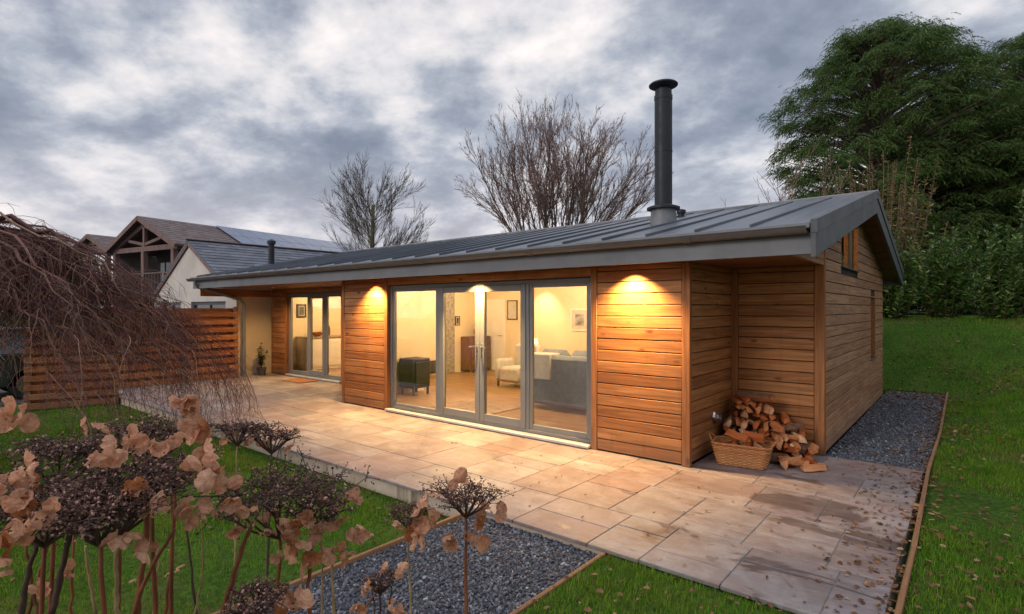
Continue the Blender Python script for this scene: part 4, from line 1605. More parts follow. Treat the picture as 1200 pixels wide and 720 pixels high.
# ------------------------------------------------------------------ slatted fences
def fence(a, b, ztop, zbot, label, pitch, bh, npost):
    a, b = np.array(a, float), np.array(b, float)
    d = b - a
    L = np.linalg.norm(d)
    d /= L
    nrm = np.array([d[1], -d[0]])       # towards the lawn
    if nrm[0] < 0:
        nrm = -nrm
    t = thing('slatted_fence', (a[0], a[1], zbot), label, 'fence')

    def pt(s_, o_, z):
        p = a + d * s_ + nrm * o_
        return np.array([p[0], p[1], z])
    mb = MB()
    z = zbot + .03
    k = 0
    while z + bh < ztop + .01:
        mb.bar(pt(-.05, .06, z + bh / 2), pt(L + .05, .06, z + bh / 2), .02, bh, 0, bev=.004)
        z += pitch
    mb.build('slat_panel', M['fence'], t, fix=False)
    mb = MB()
    z = zbot + .03 + pitch / 2
    while z + bh < ztop:
        mb.bar(pt(-.02, -.06, z + bh / 2), pt(L + .02, -.06, z + bh / 2), .02, bh, 0, bev=.004)
        z += pitch
    mb.build('slat_panel', M['fence'], t, fix=False)
    for k in range(npost):
        s_ = L * k / (npost - 1)
        MB().bar(pt(s_, 0, zbot - .2), pt(s_, 0, ztop + .02), .09, .09, 0, up=(d[0], d[1], 0), bev=.006).build('post', M['fence_post'], t)
    return t


fence((-13.62, 2.22), (-13.2, 3.5), 1.36, -.17, 'lower slatted timber fence panel left of the patio corner, beside the dark parked car', .172, .108, 2)
fence((-14.28, 3.3), (-14.45, 6.4), 1.78, -.02, 'taller slatted timber fence joined to the cream gabled cottage behind the patio', .192, .12, 3)

# ------------------------------------------------------------------ car behind the fence
car = thing('parked_car', (-16.2, 1.2, -.155), 'dark green car parked behind the lower fence panel, mostly hidden by the weeping tree', 'car')
cz = -.155
xa, xb = -17.05, -15.35
prof = [(-1.0, .3), (-1.02, .62), (-.9, .86), (.3, .95), (3.0, .95), (3.25, .88), (3.3, .55), (3.25, .28)]
mb = MB()


def carbody(prof, x0, x1, inset=0):
    n = len(prof)
    V = []
    for xx in (x0, x0 + .08, x1 - .08, x1):
        k = .05 if xx in (x0, x1) else 0
        cy3 = sum(p[0] for p in prof) / n
        for (yy, zz) in prof:
            V.append((xx, yy + (cy3 - yy) * k, cz + zz - (k * .25 if zz > .8 else 0)))
    F = []
    for s_ in range(3):
        for j in range(n):
            j2 = (j + 1) % n
            F.append((s_ * n + j, s_ * n + j2, (s_ + 1) * n + j2, (s_ + 1) * n + j))
    mb.add(V, F, 0)
    mb.F.append((np.arange(n).reshape(1, -1) + mb.n - 4 * n, 0, False))
    mb.F.append((np.arange(n).reshape(1, -1) + mb.n - n, 0, False))


carbody(prof, xa, xb)
# cabin roof and pillars
top = [(.25, .95), (.95, 1.44), (2.75, 1.46), (3.15, .95)]
xi = .14
for (p0, p1) in zip(top[:-1], top[1:]):
    for xx in (xa + .06, xb - .06):
        x2 = xx + (xi if xx < -16.2 else -xi)
        mb.bar((xx if p0[1] < 1 else x2, p0[0], cz + p0[1]), (xx if p1[1] < 1 else x2, p1[0], cz + p1[1]), .06, .05, 0, bev=.01)
mb.box(xa + .2, xb - .2, .95, 2.75, cz + 1.43, cz + 1.48, 0, .02)
for xx, x2 in ((xa + .06, xa + .2), (xb - .06, xb - .2)):
    mb.bar((xx, 1.75, cz + .95), (x2, 1.8, cz + 1.45), .06, .08, 0, bev=.01)
mb.build('body', M['carpaint'], car)
for (q0, q1, q2, q3) in (((.32, .96), (1.0, 1.42), (1.76, 1.44), (1.72, .96)), ((1.80, .96), (1.84, 1.44), (2.72, 1.44), (3.08, .96))):
    for xx, x2 in ((xa + .07, xa + .205), (xb - .07, xb - .205)):
        MB().add([(xx if p[1] < 1 else x2, p[0], cz + p[1]) for p in (q0, q1, q2, q3)], [0, 1, 2, 3]).build('side_window', M['carglass'], car, fix=False)
MB().add([(xa + .1, .27, cz + .97), (xb - .1, .27, cz + .97), (xb - .22, .94, cz + 1.43), (xa + .22, .94, cz + 1.43)], [0, 1, 2, 3]).build('windscreen', M['carglass'], car, fix=False)
MB().add([(xa + .1, 3.14, cz + .97), (xb - .1, 3.14, cz + .97), (xb - .22, 2.77, cz + 1.43), (xa + .22, 2.77, cz + 1.43)], [0, 1, 2, 3]).build('rear_window', M['carglass'], car, fix=False)
MY = np.array([[0, 0, 1], [0, 1, 0], [-1, 0, 0]], float)
for yy in (-.2, 2.5):
    for xx in (xa + .02, xb - .2):
        w = MB().lathe((xx, yy, cz + .31), [(.2, 0), (.3, .0), (.315, .03), (.315, .17), (.3, .2), (.2, .2)], 24, 0, True, MY).build('wheel', M['tyre'], car)
        MB().lathe((xx, yy, cz + .31), [(.02, -.005), (.19, -.004), (.2, .01), (.2, .19), (.19, .204), (.02, .205)], 16, 0, True, MY).build('rim', M['chrome'], w)
for xx in (xa + .03, xb - .1):
    MB().box(xx, xx + .07, -1.0, -.93, cz + .55, cz + .75, 0, .01).build('tail_light', M['redlens'], car)

# ------------------------------------------------------------------ cream cottage
ctg = thing('cream_cottage', (-17.7, 9.5, -.15), 'pale rendered cottage with slate roof whose gable shows above the taller fence', 'house')
ax_, az = -17.72, 3.72
cs = .545
xl_, xr_ = -20.6, -14.68
cf, cb = 6.52, 15.5
zle, zre = az - (ax_ - xl_) * cs, az - (xr_ - ax_) * cs
mb = MB()
hz = (1.62, 1.98)
wins = [(-20.0, -18.35), (-17.6, -15.3)]
mb.box(xl_, xr_, cf, cf + .25, -.2, 0.75)
xx = xl_
for (a, b) in wins + [(xr_, xr_)]:
    if a > xx + .01:
        mb.box(xx, a, cf, cf + .25, .75, 1.95)
    xx = b
zt = 1.95
mb.prism([(xl_, zt), (xr_, zt), (xr_, zre), (ax_, az), (xl_, zle)], 1, cf, cf + .25)
mb.box(xl_, xl_ + .25, cf + .25, cb, -.2, zle)
mb.box(xr_ - .25, xr_, cf + .25, cb, -.2, zre)
mb.build('wall', M['render_c'], ctg)
MB().box(xr_ + .001, xr_ + .02, 6.52, BY, -.03, 2.05).build('rendered_side_wall', M['render'], ctg)
for (a, b) in wins:
    mb = MB()
    mb.box(a + .002, b - .002, cf + .06, cf + .12, 1.86, 1.948).box(a + .002, b - .002, cf + .06, cf + .12, .752, .83)
    for xx in (a + .002, (a + b) / 2 - .03, b - .062):
        mb.box(xx, xx + .06, cf + .061, cf + .119, .831, 1.859)
    o = mb.build('window', M['barge'], ctg)
    MB().add([(a, cf + .09, .8), (b, cf + .09, .8), (b, cf + .09, 1.9), (a, cf + .09, 1.9)], [0, 1, 2, 3]).build('pane', M['carglass'], o, fix=False)


def tiled_roof(name, mat, par, ridge0, along, down, Ln, Dn, th, course, tw):
    """a pitched plane of overlapping courses: ridge0 + along*[0,Ln] + down*[0,Dn]"""
    ridge0, along, down = (np.asarray(v, float) for v in (ridge0, along, down))
    nrm = np.cross(along, down)
    if nrm[2] < 0:
        nrm = -nrm
    nrm /= np.linalg.norm(nrm)
    n = int(Dn / course)
    m = int(Ln / tw)
    V, F = [], []
    q = np.random.default_rng(4)
    for r_ in range(n):
        for c in range(-1, m + 1):
            s0 = (c + (r_ % 2) * .5) * tw
            s1 = s0 + tw - .006
            s0, s1 = max(0, s0), min(Ln, s1)
            if s1 - s0 < .02:
                continue
            h = .018 + q.uniform(-.003, .003)
            d0, d1 = r_ * course, (r_ + 1) * course + .02
            b = len(V)
            for (s_, dd, hh) in ((s0, d0, .004), (s1, d0, .004), (s1, d1, h), (s0, d1, h), (s1, d1, h - .016), (s0, d1, h - .016)):
                V.append(ridge0 + along * s_ + down * dd + nrm * hh)
            F += [(b, b + 1, b + 2, b + 3), (b + 3, b + 2, b + 4, b + 5)]
    mb = MB().add(V, F)
    c8 = []
    for hh in (-th, 0.0):
        for (s_, dd) in ((0, 0), (Ln, 0), (Ln, Dn), (0, Dn)):
            c8.append(ridge0 + along * s_ + down * dd + nrm * hh)
    mb.add(c8, [(0, 1, 2, 3), (4, 5, 6, 7), (0, 1, 5, 4), (1, 2, 6, 5), (2, 3, 7, 6), (3, 0, 4, 7)])
    return mb.build(name, mat, par, fix=False)


dn = np.array([1, 0, -cs]) / math.hypot(1, cs)
tiled_roof('roof', M['slate'], ctg, (ax_, cf - .06, az + .05), (0, 1, 0), dn, cb - cf + .1, 3.05 * math.hypot(1, cs), .05, .2, .3)
tiled_roof('roof', M['slate'], ctg, (ax_, cf - .06, az + .05), (0, 1, 0), dn * (-1, 1, 1), cb - cf + .1, 3.05 * math.hypot(1, cs), .05, .2, .3)
mb = MB()
mb.bar((ax_, cf - .1, az + .075), (ax_, cb, az + .075), .16, .05, 0, bev=.02)
mb.build('ridge', M['tile'], ctg)
mb = MB()
for sg in (1, -1):
    mb.bar((ax_, cf - .04, az - .045), (ax_ + sg * 3.0, cf - .04, az - .045 - 3.0 * cs), .03, .12, 0, bev=.004)
mb.build('verge_board', M['beam'], ctg)
vp = P(318, 290, 13.4)
zz = az - abs(vp[0] - ax_) * cs
mb = MB().lathe((vp[0], vp[1], vp[2] - .05), [(.07, -.35), (.07, .12), (.10, .13), (.10, .2), (.03, .24)], 14)
mb.build('vent_pipe', M['flue'], ctg)

# ------------------------------------------------------------------ timber barn
th_ = R(10.5)
e1 = np.array([math.cos(th_), math.sin(th_), 0])
e2 = np.array([-math.sin(th_), math.cos(th_), 0])
BP = np.array([-36.2, 10.9, 0])
barn = thing('timber_framed_barn', tuple(BP), 'large brown tiled building with two open timber trussed gables and roof solar panels', 'building')


def bw(a, s_, z):
    return BP + e1 * a + e2 * s_ + np.array([0, 0, z])


def gable(ca, hw, zr, ze, depth, front=0.0):
    sl_ = (zr - ze) / hw
    n_ = math.hypot(1, sl_)
    for sg in (1, -1):
        dwn = (e1 * sg + np.array([0, 0, -sl_])) / n_
        tiled_roof('roof', M['tile'], barn, bw(ca, front - .3, zr), e2, dwn, depth + .3, (hw + .35) * n_, .12, .33, .33)
        MB().bar(bw(ca, front - .31, zr - .13), bw(ca + sg * (hw + .35), front - .31, zr - .13 - sl_ * (hw + .35)), .06, .24, 0).build('verge_board', M['beam'], barn)
    ty = front + .1
    zt_ = ze - .25
    mb = MB()
    mb.bar(bw(ca - hw, ty, zt_), bw(ca + hw, ty, zt_), .2, .28)
    mb.build('tie_beam', M['beam'], barn)
    mb = MB()
    for sg in (1, -1):
        mb.bar(bw(ca, ty, zr - .45), bw(ca + sg * (hw - .1), ty, ze - .05 - .1), .18, .24)
    mb.build('rafter', M['beam'], barn)
    MB().bar(bw(ca, ty, zt_), bw(ca, ty, zr - .4), .18, .18, up=e1).build('king_post', M['beam'], barn)
    mb = MB()
    for sg in (1, -1):
        mb.bar(bw(ca, ty, zt_ + .25), bw(ca + sg * hw * .5, ty, zr - .5 - sl_ * hw * .5), .14, .16)
    mb.build('strut', M['beam'], barn)
    return zt_


z1 = gable(0, 3.3, 7.0, 5.4, 16)
z2 = gable(-6.15, 1.85, 6.4, 5.6, 9, 0.2)
for a in (-3.1, -.05, 2.9):
    MB().bar(bw(a, .1, 0), bw(a, .1, z1 - .1), .26, .26, up=e1).build('post', M['beam'], barn)
for a in (-7.9, -4.5):
    MB().bar(bw(a, .3, 0), bw(a, .3, z2 - .1), .24, .24, up=e1).build('post', M['beam'], barn)


def bbox(a0, a1, s0, s1, z0, z1):
    c = (bw(a0, s0, z0) + bw(a1, s1, z1)) / 2
    return c, (a1 - a0, s1 - s0, z1 - z0), np.stack([e1, e2, UP], 1)


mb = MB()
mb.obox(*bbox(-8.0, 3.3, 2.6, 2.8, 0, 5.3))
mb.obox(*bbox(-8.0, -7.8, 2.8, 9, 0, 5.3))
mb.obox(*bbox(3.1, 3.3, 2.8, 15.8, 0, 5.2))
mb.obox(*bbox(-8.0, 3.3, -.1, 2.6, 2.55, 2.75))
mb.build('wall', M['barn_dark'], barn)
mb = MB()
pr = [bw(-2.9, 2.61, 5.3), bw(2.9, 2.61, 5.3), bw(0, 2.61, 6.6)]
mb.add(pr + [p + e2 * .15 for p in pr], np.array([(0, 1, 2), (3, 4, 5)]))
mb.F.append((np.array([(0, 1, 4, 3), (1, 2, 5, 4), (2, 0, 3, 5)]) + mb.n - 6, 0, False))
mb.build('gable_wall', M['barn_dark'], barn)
for k in range(6):
    a = -2.9 + k * .62
    o = MB().obox(*bbox(a, a + .56, 2.53, 2.598, 2.8, 4.7)).build('window', M['beam'], barn)
    MB().obox(*bbox(a + .05, a + .51, 2.50, 2.528, 2.86, 4.64)).build('pane', M['barn_glass'], o)
mb = MB()
mb.bar(bw(-3, 0, 3.75), bw(3, 0, 3.75), .06, .06)
for k in range(21):
    mb.bar(bw(-3 + k * .3, 0, 2.75), bw(-3 + k * .3, 0, 3.72), .03, .03, up=e1)
mb.build('balcony_rail', M['beam'], barn)
sl_ = 1.6 / 3.3
nn = math.hypot(1, sl_)
dwn = (e1 + np.array([0, 0, -sl_])) / nn
for k in range(11):
    c0 = bw(.1, 4.2 + k * 1.08, 7.0 + .0)
    nrm = np.cross(e2, dwn)
    nrm = nrm if nrm[2] > 0 else -nrm
    o0 = c0 + nrm * .06
    for r_ in range(2):
        a = o0 + dwn * (.1 + r_ * 1.62)
        cc = a + e2 * .52 + dwn * .79
        mb = MB().obox(cc, (1.58, 1.04, .04), np.stack([dwn, e2, nrm], 1), 0, .006)
        mb.build('solar_panel', M['solar'], barn)

# ------------------------------------------------------------------ trees
def grow(mb, tw, p, d, L, r, depth, q, spread, upb, nseg, kids, kshrink, rshrink, rmin, twig_r, droop=0.0):
    """a limb and its side shoots"""
    pts = [np.array(p)]
    dd = np.array(d, float)
    dd /= np.linalg.norm(dd)
    for k in range(nseg):
        dd = dd + np.array([q.gauss(0, 1), q.gauss(0, 1), q.gauss(0, 1)]) * .09 + np.array([0, 0, upb])
        dd /= np.linalg.norm(dd)
        pts.append(pts[-1] + dd * L / nseg)
    rr_ = np.linspace(r, max(r * .35, rmin), nseg + 1)
    (mb if r > twig_r else tw).tube(pts, rr_, 6 if r > .04 else (4 if r > twig_r else 3), cap=False)
    if depth == 0:
        return
    n = kids[depth] if isinstance(kids, (list, tuple, dict)) else kids
    for k in range(n):
        f = q.uniform(.46 if depth == 3 else .22, 1.0) if k else 1.0
        x = f * nseg
        i0 = min(int(x), nseg - 1)
        pp_ = pts[i0] + (pts[i0 + 1] - pts[i0]) * (x - i0)
        base = pts[i0 + 1] - pts[i0]
        base /= np.linalg.norm(base)
        rv = np.array([q.gauss(0, 1), q.gauss(0, 1), q.gauss(0, 1)])
        rv -= base * rv.dot(base)
        rv /= np.linalg.norm(rv)
        nd = base + rv * spread * q.uniform(.5, 1.2)
        grow(mb, tw, pp_, nd, L * kshrink * q.uniform(.7, 1.2) * (1.15 - .4 * f), max(rmin, r * rshrink * (1 - .45 * f)), depth - 1, q, spread, upb, max(3, nseg - 1),
             kids, kshrink, rshrink, rmin, twig_r)


# small bare tree on the left
q = random.Random(12)
bp = P(437, 362, 25.0)
t1 = thing('bare_tree', (bp[0], bp[1], -.2), 'smaller bare tree with mossy trunk behind the left end of the cabin roof', 'tree')
mb, tw = MB(), MB()
tr = [np.array([bp[0] + .05 * math.sin(k), bp[1], -.2 + k * .95]) for k in range(8)]
mb.tube(tr, np.linspace(.17, .07, 8), 8)
for k in range(64):
    f = q.uniform(.40, 1.0)
    a = q.uniform(0, 6.28)
    h = -.2 + 6.6 * f
    up_ = .35 + .9 * (f - .4) / .6 + q.uniform(-.1, .25)
    L = (2.75 - 1.3 * (f - .4)) * q.uniform(.75, 1.15)
    grow(mb, tw, (bp[0], bp[1], h), (math.cos(a), math.sin(a), up_), L, .027 - .012 * f, 2, q, .46, .06, 6, {2: 12, 1: 6}, .42, .5, .005, .016)
mb.build('trunk', M['bark_g'], t1, fix=False)
tag(tw.build('crown', M['twig_b'], t1, fix=False))

# large willow-like tree
q = random.Random(31)
bp = P(652, 362, 26.0)
t2 = thing('bare_tree', (bp[0], bp[1], -.2), 'large bare multi stemmed tree with reddish twigs behind the middle of the roof', 'tree')
mb, tw = MB(), MB()
mb.tube([(bp[0], bp[1], -.3), (bp[0] + .02, bp[1], 1.2), (bp[0], bp[1], 2.4)], [.5, .42, .4], 10)
for k in range(44):
    u_ = -1 + 2 * (k + q.random()) / 44
    a = q.uniform(0, 6.28)
    d0 = RIGHT * u_ * .50 + FWD * math.sin(a) * .32 + UP * (1.0 - .25 * abs(u_))
    L = 7.5 * q.uniform(.80, 1.0) ** .5 * (1.0 - .13 * u_ * u_)
    if -.60 < u_ < -.48:
        L *= .85
    base = np.array([bp[0], bp[1], 2.0 + q.uniform(0, .5)]) + RIGHT * u_ * .5
    grow(mb, tw, base, d0, L, .055 * q.uniform(.6, 1.15), 3, q, .42, .03, 9, {3: 15, 2: 9, 1: 6}, .30, .46, .0048, .016)
mb.build('trunk', M['bark'], t2, fix=False)
tw.build('crown', M['twig_w'], t2, fix=False)

# thin scrub seen over the ridge
for (u, v, d, n, hgt, lab) in [(862, 300, 21, 10, 3.4, 'thin leafless shrub poking over the roof ridge right of the black flue'),
                               (905, 300, 19, 14, 5.4, 'tall twiggy leafless shrub at the left edge of the big conifer')]:
    q = random.Random(u)
    b = P(u, v, d)
    t = thing('bare_shrub', (b[0], b[1], 0), lab, 'shrub')
    mb, tw = MB(), MB()
    for k in range(n):
        a = q.uniform(0, 6.28)
        grow(mb, tw, (b[0], b[1], 0), (math.cos(a) * .28, math.sin(a) * .28, 1), hgt * q.uniform(.75, 1.1), .025, 2, q, .55, .02, 8, {2: 7, 1: 4}, .3, .5, .006, .014)
    mb.build('stem', M['twig_w'], t, fix=False)
    tw.build('twigs', M['twig_w'], t, fix=False)


# conifers
def spray_template(seed, n=46):
    q = np.random.default_rng(seed)
    V, F = [], []
    for k in range(n):
        f = (k + .5) / n
        # position along a drooping axis of unit length
        ax = np.array([f * .75, 0, -.75 * f * f])
        side = (-1) ** k * q.uniform(.5, 1.0) * (.42 * (1 - .6 * f))
        p = ax + np.array([abs(side) * .35, side * .75, -.25 * abs(side) - q.uniform(0, .06)])
        d = np.array([.5, side * 1.1, -.75 - q.uniform(0, .7)]) + q.normal(0, .12, 3)
        d /= np.linalg.norm(d)
        w = np.cross(d, (0, 0, 1)) + q.normal(0, .35, 3)
        w /= np.linalg.norm(w)
        L, W = q.uniform(.13, .24), q.uniform(.018, .034)
        b = len(V)
        V += [p, p + d * L * .45 + w * W, p + d * L, p + d * L * .45 - w * W]
        F.append((b, b + 1, b + 2, b + 3))
    return np.array(V), np.array(F)


SPR = [spray_template(k) for k in range(6)]


def conifer(u, dist, r, ztop, zbase, lab, n_bough, seed, flat=3.0, squash=1.0):
    global RNG
    b = P(u, 362, dist)
    g0 = float(gz(b[0], b[1]))
    t = thing('conifer_tree', (b[0], b[1], g0), lab, 'tree')
    q = np.random.default_rng(seed)
    mb = MB()
    mb.tube([(b[0], b[1], g0 - .3 + k * (ztop - g0 - .8) / 9) for k in range(10)], np.linspace(.42, .05, 10), 8)
    ml = MB()
    P_, D_, S_ = [], [], []
    for k in range(n_bough):
        f = q.uniform(0, 1) ** .9
        z = zbase + (ztop - zbase) * f
        rr_ = r * max(.04, 1 - f ** flat) ** .5 * (0.9 + .1 * min(1, f * 5))
        a = q.uniform(0, 2 * math.pi)
        lump = 1 + .14 * math.sin(a * 3 + z * .9 + seed) + .12 * math.sin(a * 7 - z * 1.7) * math.sin(z * 2.3 + a * 2)
        rad = rr_ * lump * (1 - .5 * q.uniform(0, 1) ** 1.7)
        tip = np.array([b[0], b[1], z]) + (RIGHT * math.cos(a) + FWD * math.sin(a) * squash) * rad
        root = np.array([b[0], b[1], max(g0 + .5, z - .30 * rad - .4)])
        mid = (tip + root) / 2 + np.array([0, 0, .25])
        mb.tube([root, mid, tip], [.05, .03, .012], 4, cap=False)
        out = tip - np.array([b[0], b[1], z])
        out /= np.linalg.norm(out) + 1e-9
        m = int(q.integers(16, 24))
        br = q.uniform(.55, 1.0)
        for j in range(m):
            aa = q.uniform(-1.5, 1.5)
            o2 = np.array([out[0] * math.cos(aa) - out[1] * math.sin(aa), out[0] * math.sin(aa) + out[1] * math.cos(aa), q.uniform(-.1, .45)])
            P_.append(tip - out * q.uniform(0, .9) * br + np.array([q.normal(0, .23), q.normal(0, .23), q.normal(0, .15)]) * br)
            D_.append(o2)
            S_.append(q.uniform(.33, .68) * (1.0 - .2 * f))
    # inner boughs
    mb.build('trunk', M['bark'], t, fix=False)
    P_, D_, S_ = np.array(P_), np.array(D_), np.array(S_)
    idx = q.integers(0, len(SPR), len(P_))
    Rm = frame_from(D_, q.normal(0, .35, len(D_)))
    for k, (T, F) in enumerate(SPR):
        s_ = idx == k
        scatter(ml, T, F, P_[s_], Rm[s_], S_[s_][:, None] * np.ones((1, 3)))
    ml.build('crown', M['conifer'], t, fix=False)
    return t


conifer(1034, 24.0, 4.15, 13.9, 2.0, 'tall broad dark conifer with a rounded top right of the cabin roof', 900, 3, 6.5)
conifer(1228, 23.0, 4.5, 13.3, 2.0, 'tall dark conifer cut off by the right edge of the picture', 800, 8, 5.5)
conifer(1130, 26.0, 4.2, 11.6, 1.8, 'dark conifer filling the gap between the two taller conifers', 640, 15, 4.5)


# leafy shrubs
def shrub(name, x, y, r, h, lab, mat, seed, n_shoot, leaf, dens, stemmat='stem_d', base_f=0.05, cat='shrub', group=None, tip=0.0):
    q = np.random.default_rng(seed)
    g0 = float(gz(x, y)) - .05
    t = thing(name, (x, y, g0), lab, cat, group)
    mb, ml = MB(), MB()
    P_, D_, S_ = [], [], []
    for k in range(n_shoot):
        a = q.uniform(0, 6.28)
        rad = r * q.uniform(0, 1) ** .6
        hh = h * (q.uniform(.4, 1.0) if q.random() < .86 or name != 'laurel_shrub' else q.uniform(1.0, 1.3)) * (1 - .25 * (rad / r) ** 2)
        lean = q.uniform(.35, 1.0) if name == 'laurel_shrub' else q.uniform(.6, 1.1)
        n = 6
        pts = []
        for f in np.linspace(0, 1, n):
            w = rad * (.25 + .75 * f ** .6) * lean
            pts.append((x + w * math.cos(a) + .03 * math.sin(7 * f + k), y + w * math.sin(a), g0 + hh * f))
        pts = np.array(pts)
        mb.tube(pts, np.linspace(.014, .005, n), 4, cap=False)
        m = int(dens * hh)
        for j in range(m):
            f = q.uniform(base_f, 1.0) ** .85
            xx = f * (n - 1)
            i0 = min(int(xx), n - 2)
            p = pts[i0] + (pts[i0 + 1] - pts[i0]) * (xx - i0)
            b = q.uniform(0, 6.28)
            P_.append(p + q.normal(0, .015, 3))
            D_.append((math.cos(b), math.sin(b), q.uniform(-.35, .9) + tip * f))
            S_.append(leaf * q.uniform(.6, 1.2) * (1 - .3 * max(0, f - .7) / .3))
    mb.build('stem', M[stemmat], t, fix=False)
    P_, D_, S_ = np.array(P_), np.array(D_), np.array(S_)
    scatter(ml, LEAFT, LEAFF, P_, frame_from(D_, q.normal(0, .5, len(D_))), S_[:, None] * np.ones((1, 3)))
    ml.build('foliage', M[mat], t, fix=False)
    return t


lau = [(-1.55, 17.2, .95, 1.95, 'laurel bush closest to the cabin wall, left end of the hedge row'),
       (-.45, 17.5, .95, 2.15, 'laurel bush with upright pale shoots, second from the cabin in the hedge row'),
       (.55, 17.3, .9, 1.95, 'laurel bush below the low conifer bough in the middle of the hedge row'),
       (1.35, 17.8, .95, 2.55, 'tallest laurel bush with a pale upright leader in the hedge row'),
       (2.4, 17.9, 1.0, 2.3, 'laurel bush at the right edge of the picture ending the hedge row'),
       (3.6, 18.1, 1.0, 2.3, 'laurel bush just beyond the right edge of the picture')]
for k, (x, y, r, h, lab) in enumerate(lau):
    shrub('laurel_shrub', x, y, r, h, lab, 'laurel', 50 + k, 66, .15, 66, group='laurel bushes along the top of the lawn', tip=.5)
shrub('brown_leaved_shrub', -2.1, 18.9, 2.0, 5.3, 'tall thin shrub with withered yellow brown leaves behind the gable peak', 'drybrown', 71, 95, .14, 26, 'twig_w', .25)
shrub('brown_leaved_shrub', -4.4, 19.6, 1.6, 5.0, 'smaller withered brown shrub behind the roof ridge at the foot of the conifer', 'drybrown', 72, 60, .12, 22, 'twig_w', .35)

# weeping tree on the left
q = random.Random(77)
wq = np.random.default_rng(77)
wb = P(-105, 362, 6.6)
wt = thing('weeping_tree', (wb[0], wb[1], -.17), 'leafless weeping tree with a dense dome of hanging reddish twigs left of the lawn', 'tree')
mb, tw = MB(), MB()
mb.tube([(wb[0], wb[1], -.3), (wb[0] + .05, wb[1] - .03, .7), (wb[0], wb[1], 1.5), (wb[0] - .02, wb[1] + .05, 2.2)], [.15, .12, .11, .09], 10)
limbs = []
for k in range(70):
    if k < 54:
        ang = q.uniform(-1.25, 1.25)                 # mostly on the garden side
        d0 = RIGHT * math.cos(ang) + FWD * math.sin(ang)
    else:
        ang = q.uniform(0, 6.28)
        d0 = RIGHT * math.cos(ang) + FWD * math.sin(ang)
    reach = q.uniform(1.5, 3.0)
    top = 3.08 - 1.25 * q.random() ** 1.6
    h0 = q.uniform(1.6, 2.1)
    pts = []
    for f in np.linspace(0, 1, 12):
        r_ = reach * f
        z = top - .165 * r_ * r_ - (top - h0) * math.exp(-r_ / .3) - .35 * max(0, r_ - 2.5) ** 2
        pts.append(np.array([wb[0], wb[1], z]) + d0 * r_ + wq.normal(0, .035, 3))
    pts = np.array(pts)
    mb.tube(pts, np.linspace(.046, .007, 12) * q.uniform(.4, 1.2), 5, cap=False)
    limbs.append((pts, d0))
ntw = 0
for pts, d0 in limbs:
    for k in range(50):
        f = q.uniform(.12, 1.0)
        xx = f * 11
        i0 = min(int(xx), 10)
        p = pts[i0] + (pts[i0 + 1] - pts[i0]) * (xx - i0)
        a = q.gauss(0, 1.3)
        dd = np.array([d0[0] * math.cos(a) - d0[1] * math.sin(a), d0[0] * math.sin(a) + d0[1] * math.cos(a), q.uniform(-.5, .08)])
        L = q.uniform(.45, 1.1)
        n = 8
        seg = L / n
        cur = [p]
        hemr = q.uniform(-.12, .45) if q.random() < .93 else -.8
        v_ = dd * 1.0
        for s_ in range(n):
            v_ = v_ + np.array([q.gauss(0, .3), q.gauss(0, .3), -.24 + q.gauss(0, .25)])
            v_ /= np.linalg.norm(v_)
            nx_ = cur[-1] + v_ * seg
            hem = 1.42 - .15 * math.hypot(nx_[0] - wb[0], nx_[1] - wb[1]) + hemr
            if nx_[2] < hem or nx_[2] < .1:
                break
            cur.append(nx_)
        if len(cur) < 3:
            continue
        cur = np.array(cur)
        tw.tube(cur, np.linspace(.0042, .0015, len(cur)) * q.uniform(.7, 1.25), 3, cap=False)
        for s_ in range(4):
            i1 = q.randrange(1, len(cur))
            v2 = np.array([q.gauss(0, .6), q.gauss(0, .6), -.5])
            e = cur[i1] + v2 * .13
            e2_ = e + np.array([v2[0] * .08, v2[1] * .08, -.14])
            tw.tube([cur[i1], e, e2_], [.003, .0025, .0016], 3, cap=False)
for k in range(190):      # long fine strands at the garden side edge
    ang = q.uniform(-.55, .75)
    d0 = RIGHT * math.cos(ang) + FWD * math.sin(ang)
    r_ = q.uniform(2.3, 3.35)
    z = 2.75 - .135 * r_ * r_ - q.uniform(0, .5)
    cur = [np.array([wb[0], wb[1], z]) + d0 * r_]
    v_ = d0 * .8 + np.array([q.gauss(0, .3), q.gauss(0, .3), .1])
    n = 10
    for s_ in range(n):
        v_ = v_ * .8 + np.array([q.gauss(0, .12), q.gauss(0, .12), -.26])
        nx_ = cur[-1] + v_ / np.linalg.norm(v_) * q.uniform(.10, .16)
        if nx_[2] < .05:
            break
        cur.append(nx_)
    if len(cur) > 3:
        tw.tube(np.array(cur), np.linspace(.004, .0015, len(cur)), 3, cap=False)
        for s_ in range(5):
            i1 = q.randrange(1, len(cur))
            v2 = np.array([q.gauss(0, .6), q.gauss(0, .6), -.6])
            tw.tube([cur[i1], cur[i1] + v2 * .12, cur[i1] + v2 * .2 + np.array([0, 0, -.08])], [.0026, .002, .0013], 3, cap=False)
mb.build('trunk', M['twig_p'], wt, fix=False)
tw.build('crown', M['twig_p'], wt, fix=False)

